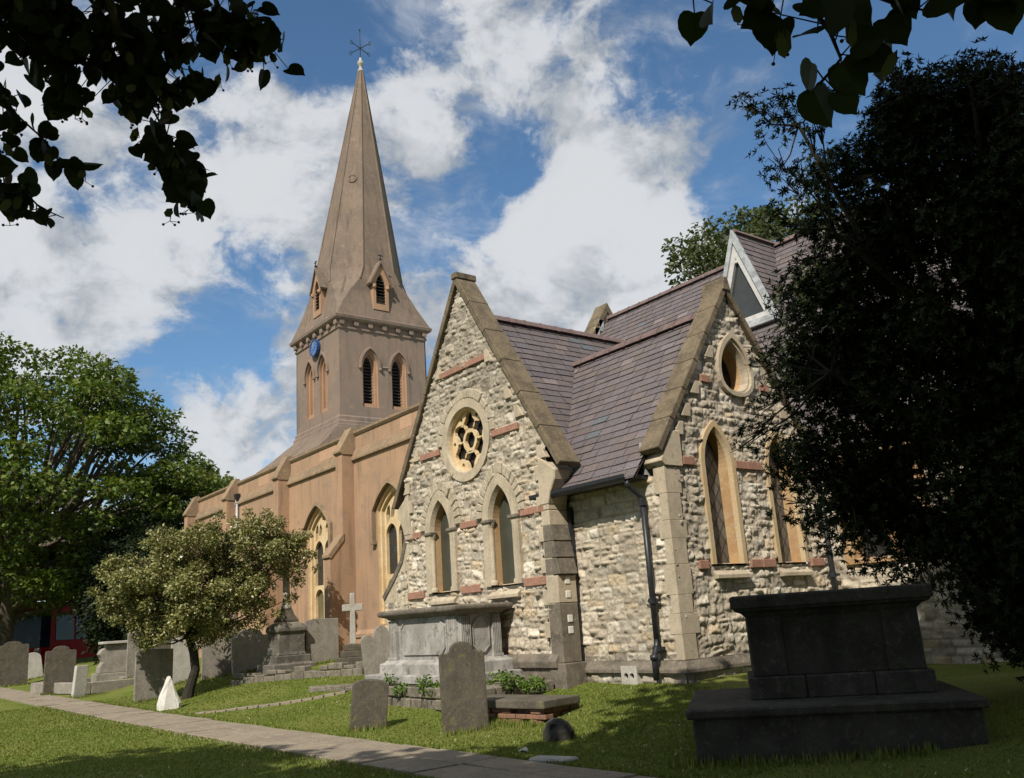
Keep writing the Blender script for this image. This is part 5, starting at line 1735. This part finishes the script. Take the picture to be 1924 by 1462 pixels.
def hedge():
    a, b = np.array((-88.0, -6.0)), np.array((-78.0, 40.0))
    r = np.random.default_rng(61); n = 120
    t = r.random(n)[:, None]
    c = np.concatenate([a + (b - a) * t + r.normal(0, .5, (n, 2)), r.uniform(.4, 4.2, (n, 1))], 1)
    T = empty('hedge', (-83, 17, 0), 'long dark hedge across the far end of the churchyard, behind the bus and yews', 'hedge')
    cluster_crown('foliage', c, np.full(n, 1.3), 130, .34, L_DARK, T, [(.03, .045, .014), (.022, .034, .012), (.045, .06, .018)], 62, flat=.9)


yews()
hedge()


def holly():
    b = gp(357, 1311)
    T = empty('holly_tree', b, 'small rounded holly tree with yellowish variegated leaves on a bent dark trunk', 'tree')
    P0 = np.array(b)
    right = np.array((P0[1], -P0[0], 0)); right = right / np.linalg.norm(right); right = -right if right @ RIGHT < 0 else right
    toeye = -P0.copy(); toeye[2] = 0; toeye /= np.linalg.norm(toeye)
    S = np.linalg.norm(P0[:2]) / FPX * .90

    def w(px, py, dep=0.0):     # point in the tree's own plane, measured from its foot
        return P0 + right * ((px - 357 - (1311 - py) * .05 + (18 if py < 1200 else 0)) * S) + np.array((0, 0, 1)) * ((1311 - py) * S) + toeye * dep
    r = np.random.default_rng(31)
    cl, rd = [], []
    blobs = [(375, 1075, 130, 90), (270, 1085, 80, 70), (475, 1060, 80, 70), (345, 1150, 110, 55), (440, 1130, 80, 60), (250, 1140, 55, 40), (430, 1020, 70, 36), (330, 1030, 70, 36), (500, 1020, 52, 34), (530, 1050, 34, 40), (225, 1075, 34, 30), (215, 1125, 30, 22), (300, 1190, 50, 26), (390, 1185, 50, 30)]
    for (cx, cy, rx, ry) in blobs:
        n = int(rx * ry / 260) + 3
        for _ in range(n):
            d = unit(r.normal(size=3)); q = r.random() ** .4
            cl.append(w(cx + d[0] * q * rx * .9, cy + d[1] * q * ry * .9, d[2] * q * rx * S * .95)); rd.append(r.uniform(.20, .42))
    # long sprays breaking the outline
    for (px, py) in ((575, 1060), (582, 1085), (545, 1110), (530, 1140), (500, 1170), (565, 1020), (490, 975), (455, 970), (400, 975), (285, 1015), (180, 1110), (185, 1070), (215, 1165), (245, 1195), (555, 1075), (548, 1030), (560, 1055), (195, 1085), (190, 1130), (205, 1060), (515, 1000), (470, 990), (430, 985), (390, 998), (360, 1008), (310, 1015), (270, 1030), (240, 1050), (560, 1090), (195, 1150), (280, 1210), (440, 1185), (475, 1150)):
        cl.append(w(px, py, r.uniform(-.6, .6))); rd.append(r.uniform(.13, .24))
    cl = np.array(cl); rd = np.array(rd)
    m = MB()
    tr = [w(352, 1316), w(357, 1295), w(368, 1262), w(366, 1232), w(358, 1200), w(362, 1150), w(372, 1090)]
    m.tube(tr, [.18, .14, .125, .12, .11, .08, .03], 9)
    rn = random.Random(3)
    for c in cl[::3]:
        s = Vector(tr[rn.choice((4, 4, 5, 5, 6))]); t = Vector(c); mid = s.lerp(t, .5) + Vector((rn.uniform(-.2, .2), rn.uniform(-.2, .2), -.1))
        m.tube([s, mid, t], [.035, .022, .008], 5, cap=False)
    m.build('trunk', BARKD, T, fix=False)
    cluster_crown('crown', cl, rd * .9, 270, .085, L_HOLLY, T, [(.21, .20, .065), (.27, .26, .10), (.13, .145, .045), (.09, .105, .03), (.33, .31, .15)], 33, flat=.85, up=.35, shell=.25, W=.55)
    # thin bare sapling
    b2 = gp(412, 1272)
    T2 = empty('sapling', b2, 'thin twiggy sapling right of the holly trunk, in front of a grey headstone', 'shrub')
    m = MB(); tips = []
    for k in range(16):
        a = rn.uniform(0, 6.28); sp_ = rn.uniform(.15, .7); h = rn.uniform(.9, 1.75)
        tip = Vector((b2[0] + math.cos(a) * sp_, b2[1] + math.sin(a) * sp_ + .25, b2[2] + h)); s = Vector((b2[0], b2[1], b2[2] - .05))
        m.tube([s, s.lerp(tip, .5) + Vector((0, 0, .12)), tip], [.018, .012, .004], 5); tips.append(tip)
    m.build('stems', BARKD, T2, fix=False)
    tips = np.array([list(t) for t in tips])
    cluster_crown('leaves', np.concatenate([tips, tips * .4 + .6 * np.array([b2[0], b2[1] + .15, b2[2] + 1.0])]), np.full(len(tips) * 2, .22), 26, .07, L_HOLLY, T2, [(.16, .16, .07), (.10, .11, .045)], 36, shell=.1)


holly()


def rosettes(name, P, D, leaf, width, k, mat, parent, cols, seed, droop=.2):
    r = np.random.default_rng(seed); n = len(P)
    D = unit(D)
    t = unit(np.cross(D, r.normal(size=(n, 3)))); b = np.cross(D, t)
    ang = (np.arange(k) * 2 * math.pi / k)[None, :] + r.random((n, 1)) * 6
    el = r.uniform(.1, .9, (n, k))
    ax = (t[:, None] * np.cos(ang)[..., None] + b[:, None] * np.sin(ang)[..., None]) * np.cos(el)[..., None] + D[:, None] * np.sin(el)[..., None]
    ax = ax.reshape(-1, 3); ax[:, 2] -= droop * r.random(len(ax)); ax = unit(ax)
    nr = unit(np.repeat(D, k, 0) * 1.2 - ax * .5 + r.normal(size=ax.shape) * .2)
    L = leaf * r.uniform(.65, 1.2, n * k)
    PP = np.repeat(P, k, 0)
    col = np.array(cols)[r.integers(0, len(cols), n * k)] * r.uniform(.7, 1.3, (n * k, 1))
    return leaf_mesh(name, PP, ax, nr, L, np.full(n * k, width) * r.uniform(.8, 1.2, n * k), col, mat, parent, fold=.12)


def dark_evergreen():
    bx_, by_ = (float(q) for q in at(1985, 1160, 12.9)[:2])
    T = empty('evergreen_tree', (bx_, by_, G(bx_, by_)), 'large dark evergreen tree in deep shade filling the right side', 'tree')
    D0 = 12.6
    r = np.random.default_rng(51)
    cen = at(1830, 640, D0)
    cl, rd, sparse = [], [], []
    # masses of the crown, as seen from the path, spread through its depth
    masses = [(1830, 640, 300, 420), (1640, 720, 150, 240), (1640, 480, 95, 110), (1575, 700, 60, 90), (1760, 260, 150, 110), (1900, 300, 200, 160), (1690, 310, 90, 90), (1600, 950, 90, 90), (1760, 990, 140, 100), (1900, 1010, 120, 130), (1890, 1130, 90, 60), (2000, 1080, 120, 110), (1930, 1190, 70, 40),
              (1505, 860, 30, 30), (1500, 690, 25, 40), (1570, 330, 34, 30), (1535, 420, 30, 24), (2050, 600, 220, 420), (1540, 560, 60, 50), (1850, 190, 70, 40), (1690, 200, 36, 34)]
    for (px, py, rx, ry) in masses:
        n = int(rx * ry / 620) + 5
        for _ in range(n):
            d = unit(r.normal(size=3)); q = r.random() ** .45
            dep = d[2] * q * min(rx, 260) / FPX * D0 * .9
            cl.append(at(px + d[0] * q * rx, py + d[1] * q * ry, D0 + dep)); rd.append(r.uniform(.22, .48))
    for (px, py) in ((1395, 200), (1420, 205), (1440, 225), (1465, 215), (1470, 185), (1490, 235), (1520, 240), (1460, 330), (1480, 345), (1500, 330), (1450, 290), (1455, 405), (1475, 425), (1540, 215), (1560, 190), (1670, 140), (1690, 125), (1700, 140), (1740, 150), (1800, 130), (1840, 110), (1850, 125), (1880, 150), (1905, 150), (1440, 690), (1445, 665), (1430, 770), (1420, 810), (1440, 830), (1405, 835), (1470, 560), (1480, 610), (1470, 950), (1510, 975), (1560, 1000), (1640, 1040), (1690, 1070), (1720, 1090), (1760, 1110), (1850, 1130), (1490, 900), (1510, 500), (1500, 640), (1455, 735), (1600, 160), (1580, 1030)):
        cl.append(at(px, py, D0 - 1.0 + r.uniform(-.7, .7))); rd.append(r.uniform(.14, .26)); sparse.append(len(cl) - 1)
    cl = np.array(cl); rd = np.array(rd)
    # trunk and limbs
    m = MB(); rn = random.Random(12)
    base = Vector((bx_, by_, G(bx_, by_) - .2)); top = Vector(tuple(at(1830, 420, D0 + .2)))
    tr = [base, base.lerp(top, .25) + Vector((.1, .05, 0)), base.lerp(top, .5), base.lerp(top, .75) + Vector((-.08, 0, 0)), top]
    m.tube(tr, [.24, .19, .15, .10, .05], 9)
    main = [(1640, 330), (1500, 235), (1560, 430), (1700, 220), (1830, 200), (1900, 300), (1560, 700), (1600, 930), (1760, 1000), (1900, 800)]
    mains = []
    for (px, py) in main:
        t = Vector(tuple(at(px, py, D0 - rn.uniform(0, 1.2)))); s = tr[rn.choice((1, 2, 2, 3))]
        mid = s.lerp(t, .5) + Vector((0, 0, -.15)); m.tube([s, mid, t], [.085, .055, .02], 7, cap=False); mains += [mid, t, mid.lerp(t, .5)]
    for c in cl[::2]:
        t = Vector(c); s = min(mains, key=lambda q: (q - t).length)
        m.tube([s, s.lerp(t, .5) + Vector((rn.uniform(-.1, .1), rn.uniform(-.1, .1), -.06)), t], [.02, .012, .005], 4, cap=False)
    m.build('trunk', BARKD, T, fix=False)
    P, Dr = [], []
    for i, (c, rad) in enumerate(zip(cl, rd)):
        n = int(44 * (rad / .3) ** 2) if i not in sparse else 13
        d = unit(r.normal(size=(n, 3)) + np.array((0, 0, .3)))
        P.append(c + d * rad * (.35 + .75 * r.random((n, 1)) ** .6)); Dr.append(d + np.array((0, 0, .4)) + r.normal(size=(n, 3)) * .3)
    P = np.concatenate(P); Dr = np.concatenate(Dr)
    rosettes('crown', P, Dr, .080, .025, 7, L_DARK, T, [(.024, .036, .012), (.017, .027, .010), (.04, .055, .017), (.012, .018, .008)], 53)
    # fine twigs that carry the outer rosettes
    m = MB()
    for i in sparse:
        c = Vector(cl[i]); s = min(mains, key=lambda q: (q - c).length)
        for _ in range(5):
            t = c + Vector((rn.uniform(-1, 1), rn.uniform(-1, 1), rn.uniform(-.6, 1))) * rd[i]
            m.tube([c + (s - c) * .25, c.lerp(t, .5), t], [.007, .005, .003], 4, cap=False)
    m.build('twigs', BARKD, T, fix=False)


dark_evergreen()


# lime tree that stands behind the viewer and hangs its branches into the top of the picture; extra unseen crown lobes added for shade
def heart_leaf(mb, cols, p, ax, nr, s, col, curl=.25):
    ax = ax.normalized(); sd_ = nr.cross(ax).normalized(); n = ax.cross(sd_)
    prof = [(0, 0), (-.07, .20), (-.05, .38), (.08, .50), (.28, .55), (.52, .50), (.74, .34), (.88, .13), (1.02, 0.0)]
    pts = [p + ax * s * x + sd_ * s * y * .92 + n * s * (abs(y) * curl - x * x * .12) for x, y in prof]
    pts2 = [p + ax * s * x - sd_ * s * y * .92 + n * s * (abs(y) * curl - x * x * .12) for x, y in prof]
    mids = [p + ax * s * x + n * s * (-x * x * .12) for x in (0, .02, .05, .14, .3, .5, .72, .88, 1.02)]
    o = len(mb.v)
    mb.v.extend([tuple(q) for q in mids + pts + pts2])
    for k in range(8):
        if k in (0, 1): 
            mb.f.append((o + 0, o + 9 + k, o + 9 + k + 1)); mb.f.append((o + 0, o + 18 + k + 1, o + 18 + k))
        else:
            mb.f.append((o + (k if k > 2 else 0), o + 9 + k, o + 9 + k + 1, o + k + 1)); mb.f.append((o + k + 1, o + 18 + k + 1, o + 18 + k, o + (k if k > 2 else 0)))
    cols += [col] * 27


def lime():
    tx, ty = 3.2, -3.4
    T = empty('lime_tree', (tx, ty, 0), 'lime tree behind the viewer whose dark heart-shaped leaves hang into the top of the view', 'tree')
    rn = random.Random(77)
    crown = []
    def in_view(P, mrg=1.12):
        d = P - EYE; z = d @ FWD
        return z > .2 and abs(d @ RIGHT) / z < 962 / FPX * mrg and abs(d @ UP) / z < 731 / FPX * mrg
    keep = lambda P: not in_view(P, 1.5)
    sets = []
    for k, (c, rad, n) in enumerate(LIME_SHADE_CROWN):
        sets.append(ell_clusters(c, rad, n, 80 + k, inner=.2, rmin=.9, rmax=1.4, keep=keep))
    c = np.concatenate([s[0] for s in sets]); r = np.concatenate([s[1] for s in sets])
    m = MB(); limbs(m, (tx, ty, -.2), (tx - .5, ty + .4, 13), [q for q in c[::3]], .42, 9, fork=.3); m.build('trunk', BARK, T, fix=False)
    cluster_crown('crown', c, r, 130, .34, L_LIME, T, [(.05, .085, .018), (.06, .09, .02)], 82, flat=.75, W=.9, shell=.1)
    # hanging sprays in view: twig paths (pixel, pixel, distance) become real twigs in the air
    sprays = SPRAYS
    for path, n, s, thick in sprays:
        mb = MB(); mb.c = []; tw = MB(); frs = []
        P = [Vector(tuple(at(*q))) for q in path]
        tw.tube(P, [.009 * (1 - .75 * i / (len(P) - 1)) * (s / .09) for i in range(len(P))], 5)
        for i in range(n):
            t = rn.random() ** .85 * (len(P) - 1); k = min(int(t), len(P) - 2)
            c0 = P[k].lerp(P[k + 1], t - k)
            view = (c0 - Vector(tuple(EYE))).normalized()
            g_ = lambda: max(-1.25, min(1.25, rn.gauss(0, .85)))
            off = Vector((g_(), g_(), g_())) * thick * (1 - .55 * t / (len(P) - 1))
            p = c0 + off
            ax = Vector((rn.gauss(0, .55), rn.gauss(0, .55), -.75 + rn.gauss(0, .45))) + off.normalized() * .3
            flat_ = rn.random()
            nr = -view * (.2 + 1.3 * flat_) + Vector((rn.gauss(0, .6), rn.gauss(0, .6), .5 + rn.gauss(0, .5)))
            b = rn.uniform(.7, 1.3)
            heart_leaf(mb, mb.c, p, ax, nr, s * rn.uniform(.7, 1.15), (.03 * b, .042 * b, .012 * b, 1), curl=rn.uniform(.05, .3))
            tw.tube([c0, p], [.002, .0016], 4, cap=False)
            if rn.random() < .16:    # little fruits on a stalk below a strap shaped bract
                q = p + Vector((rn.uniform(-.03, .03), rn.uniform(-.03, .03), -.04)) * (s / .09)
                e = q + Vector((rn.uniform(-.02, .02), rn.uniform(-.02, .02), -.06)) * (s / .09)
                tw.tube([q, e], [.0016, .0012], 4)
                ax2 = Vector((rn.gauss(0, .4), rn.gauss(0, .4), -1)).normalized(); sd2 = ax2.cross(view).normalized() * .011
                o = len(mb.v); L = .075 * s / .09
                mb.v.extend([tuple(x) for x in (q, q + ax2 * L * .3 + sd2, q + ax2 * L * .8 + sd2, q + ax2 * L, q + ax2 * L * .8 - sd2, q + ax2 * L * .3 - sd2)])
                mb.f.append(tuple(o + z_ for z_ in range(6))); mb.c += [(.11, .12, .05, 1)] * 6
                for _ in range(rn.choice((1, 2, 2, 3))):
                    f_ = e + Vector((rn.uniform(-1, 1), rn.uniform(-1, 1), rn.uniform(-1, .4))) * .022
                    fr = MB(); frs.append(fr); fr.tube([e, f_], [.001, .001], 4, cap=False)
                    fr.lathe([(.001, f_.z - .0045), (.004, f_.z - .002), (.0045, f_.z), (.004, f_.z + .002), (.001, f_.z + .0045)], f_.x, f_.y, 7)
        sp_ = mb.build('leaf_spray', L_LIME, T, fix=False)
        tw.build('twig', BARKD, sp_, fix=False)
        for fr in frs: fr.build('fruit', BARKD, sp_, fix=False)
    # boughs that carry the sprays back to the trunk
    for path, n, s, thick in sprays:
        if len(path) > 3 and n > 20:
            bo = MB()
            a = Vector(tuple(at(*path[0]))); e = Vector((tx - .3, ty + .2, 6.0))
            bo.tube([a, a.lerp(e, .3) + Vector((0, 0, 1.0)), a.lerp(e, .7) + Vector((0, 0, .9)), e], [.012, .03, .05, .08], 7)
            bo.build('bough', BARK, T, fix=False)


LIME_SHADE_CROWN = [((-2.2, 1.7, 9.2), (2.9, 2.5, 1.7), 46), ((2.4, 3.2, 15.0), (3.0, 3.0, 3.0), 60), ((-1.2, -3.5, 8.2), (5.6, 3.6, 3.4), 110), ((4.0, -.4, 15.5), (4.0, 3.6, 5.0), 110), ((5.5, -3.5, 10.5), (3.6, 3.6, 4.0), 70), ((4.2, 4.5, 11.5), (3.4, 4.5, 4.0), 100), ((-7.6, -5.4, 8.4), (3.6, 2.6, 2.6), 60), ((8.5, -1.0, 7.5), (3.5, 5.5, 5.0), 110), ((2.0, -9.5, 7.0), (7.0, 2.5, 5.0), 110), ((6.5, 6.0, 6.0), (2.6, 3.0, 3.4), 60)]  # unseen lobes; several added only to block sky and sun over tomb and evergreen
SPRAYS = [
    # left curtain
    ([(-80, -90, 3.6), (60, 10, 3.5), (200, 50, 3.4), (330, 40, 3.4), (430, 45, 3.3), (515, 95, 3.3)], 154, 0.064, .12),
    ([(-60, -60, 3.4), (80, 30, 3.3), (160, 110, 3.3), (250, 130, 3.2), (330, 120, 3.2)], 141, 0.064, .13),
    ([(120, -60, 3.3), (220, 60, 3.3), (270, 170, 3.2), (310, 250, 3.1), (340, 310, 3.1), (365, 385, 3.0)], 121, 0.060, .075),
    ([(-80, -20, 3.5), (0, 60, 3.4), (60, 20, 3.4), (120, 60, 3.3)], 89, 0.064, .11),
    ([(60, -50, 3.3), (110, 80, 3.2), (120, 150, 3.2), (135, 185, 3.2)], 40, 0.064, .06),
    ([(-70, 110, 3.4), (0, 170, 3.3), (30, 215, 3.3), (80, 260, 3.2), (110, 295, 3.2), (150, 320, 3.2)], 32, 0.054, .045),
    ([(-60, 300, 3.2), (0, 345, 3.1), (40, 355, 3.1), (75, 390, 3.1), (120, 410, 3.1)], 19, 0.064, .045),
    ([(-60, 190, 3.3), (-10, 250, 3.2), (5, 310, 3.2), (10, 380, 3.2)], 16, 0.054, .04),
    ([(300, -60, 3.3), (380, 30, 3.3), (450, 40, 3.2), (490, 60, 3.2)], 48, 0.064, .09),
    ([(230, 100, 3.2), (300, 190, 3.2), (350, 150, 3.2), (385, 145, 3.2)], 27, 0.054, .05),
    # right, nearer
    ([(1450, -120, 2.3), (1500, -20, 2.2), (1560, 60, 2.15), (1580, 110, 2.1), (1540, 160, 2.1)], 17, 0.082, 0.090),
    ([(1560, -120, 2.3), (1640, -10, 2.2), (1690, 10, 2.2), (1740, 20, 2.2)], 10, 0.082, 0.090),
    ([(1300, -120, 2.4), (1300, -15, 2.3), (1310, -2, 2.3)], 5, 0.077, 0.072),
    ([(1360, -120, 2.3), (1390, -25, 2.2), (1410, 5, 2.2)], 5, 0.082, 0.054),
    ([(1800, -120, 2.4), (1840, -35, 2.3), (1900, -25, 2.3)], 5, 0.077, 0.072),
]
lime()


def low_plants():
    r = np.random.default_rng(91)
    spots = [(742, 1298, .34, 'leafy green weeds at the left end of the rubble terrace'), (826, 1300, .36, 'leafy green weeds left of the tall brown headstone on the terrace'), (955, 1288, .30, 'low green weeds right of the tall brown headstone'),
             (1000, 1290, .22, 'low creeping weeds between terrace and ledger slab')]
    for px, py, s, lab in spots:
        b = at(px, py, 1); t = (8.85 + (.5 if px > 900 else 0) - 0) / b[1] if False else None
        d = dir_of(px, py); k = (8.95 if px < 900 else 9.6) / d[1]; p = EYE + d * k
        z = p[2] - .12
        T = empty('weeds', (p[0], p[1], z), lab, 'plant', 'weeds growing around the tombs')
        m = MB(); rn = random.Random(int(px)); cs = []
        for _ in range(9):
            q = Vector((p[0] + rn.uniform(-1, 1) * s * 1.6, p[1] + rn.uniform(-.5, .5) * s, z + rn.uniform(.3, 1) * s)); m.tube([(q[0], q[1], z - .25), q], [.006, .004], 4); cs.append(list(q))
        m.build('stems', BARKD, T, fix=False)
        cluster_crown('leaves', np.array(cs), np.full(9, s * .42), 45, .065, L_GREEN, T, [(.10, .17, .025), (.13, .20, .035), (.07, .12, .02)], int(px), shell=.1)


low_plants()


def grass():
    r = np.random.default_rng(95)
    N = 170000
    # denser near the viewer
    x = -6.0 - 24.0 * r.random(N) ** 1.5; y = 1.8 + 10.0 * r.random(N)
    x2 = -3.0 - 8 * r.random(30000); y2 = 5.0 + 6.5 * r.random(30000)
    x = np.concatenate([x, x2]); y = np.concatenate([y, y2])
    ok = ~((y > 5.46) & (y < 6.79)) & ~((x > -17.1) & (x < -12.75) & (y > 8.8)) & (y < 11.05)
    x, y = x[ok], y[ok]; n = len(x)
    nt = 0
    for fx_, fy_, w_, yw in FEET + [(-13.2, 9.2, 1.0, 0), (-11.7, 8.4, 1.8, 1.57), (-6.0, 8.1, 2.6, -.9)]:
        k = int(420 * w_); u_ = r.uniform(-.5, .5, k) * (w_ + .1); v_ = r.normal(.04, .10, k)
        x = np.append(x, fx_ + v_ * math.cos(yw) - u_ * math.sin(yw)); y = np.append(y, fy_ + v_ * math.sin(yw) + u_ * math.cos(yw)); nt += k
    n = len(x)
    z = np.array([G(a, b) for a, b in zip(x, y)])
    h = r.uniform(.010, .030, n) * (1 + .5 * (vnoise(x, y, .8, 5) - .3)); h *= np.where((np.abs(y - 6.12) < .76), 1.5, 1)
    a = r.random(n) * 6.283; w = r.uniform(.004, .008, n) * (1 + np.hypot(x, y) / 14)
    lx, ly = r.normal(0, .6, n) * h, r.normal(0, .6, n) * h
    base = np.array([(.14, .18, .034), (.18, .21, .046), (.10, .14, .024), (.25, .225, .09)])[r.choice(4, n, p=[.38, .3, .18, .14])] * r.uniform(.75, 1.25, (n, 1))
    h[n - nt:] = r.uniform(.03, .13, nt)
    dz = r.random(n) < .0035 * (vnoise(x, y, .35, 8) > .5); base[dz] = (.6, .6, .52)      # daisies and petals
    lf = r.random(n) < .0008; base[lf] = (.30, .16, .05); lf |= dz; w[lf] = .014; h = np.where(lf, .03, h)
    V = np.stack([np.stack([x - np.cos(a) * w, y - np.sin(a) * w, z - .004], 1), np.stack([x + np.cos(a) * w, y + np.sin(a) * w, z - .004], 1), np.stack([x + lx, y + ly, z + h], 1)], 1).reshape(-1, 3)
    o = np_mesh('grass', V, np.arange(3 * n).reshape(-1, 3), L_GRASS, None, np.repeat(base, 3, 0))
    props(o, 'short mown grass of the churchyard lawn', 'grass', kind='stuff')


grass()
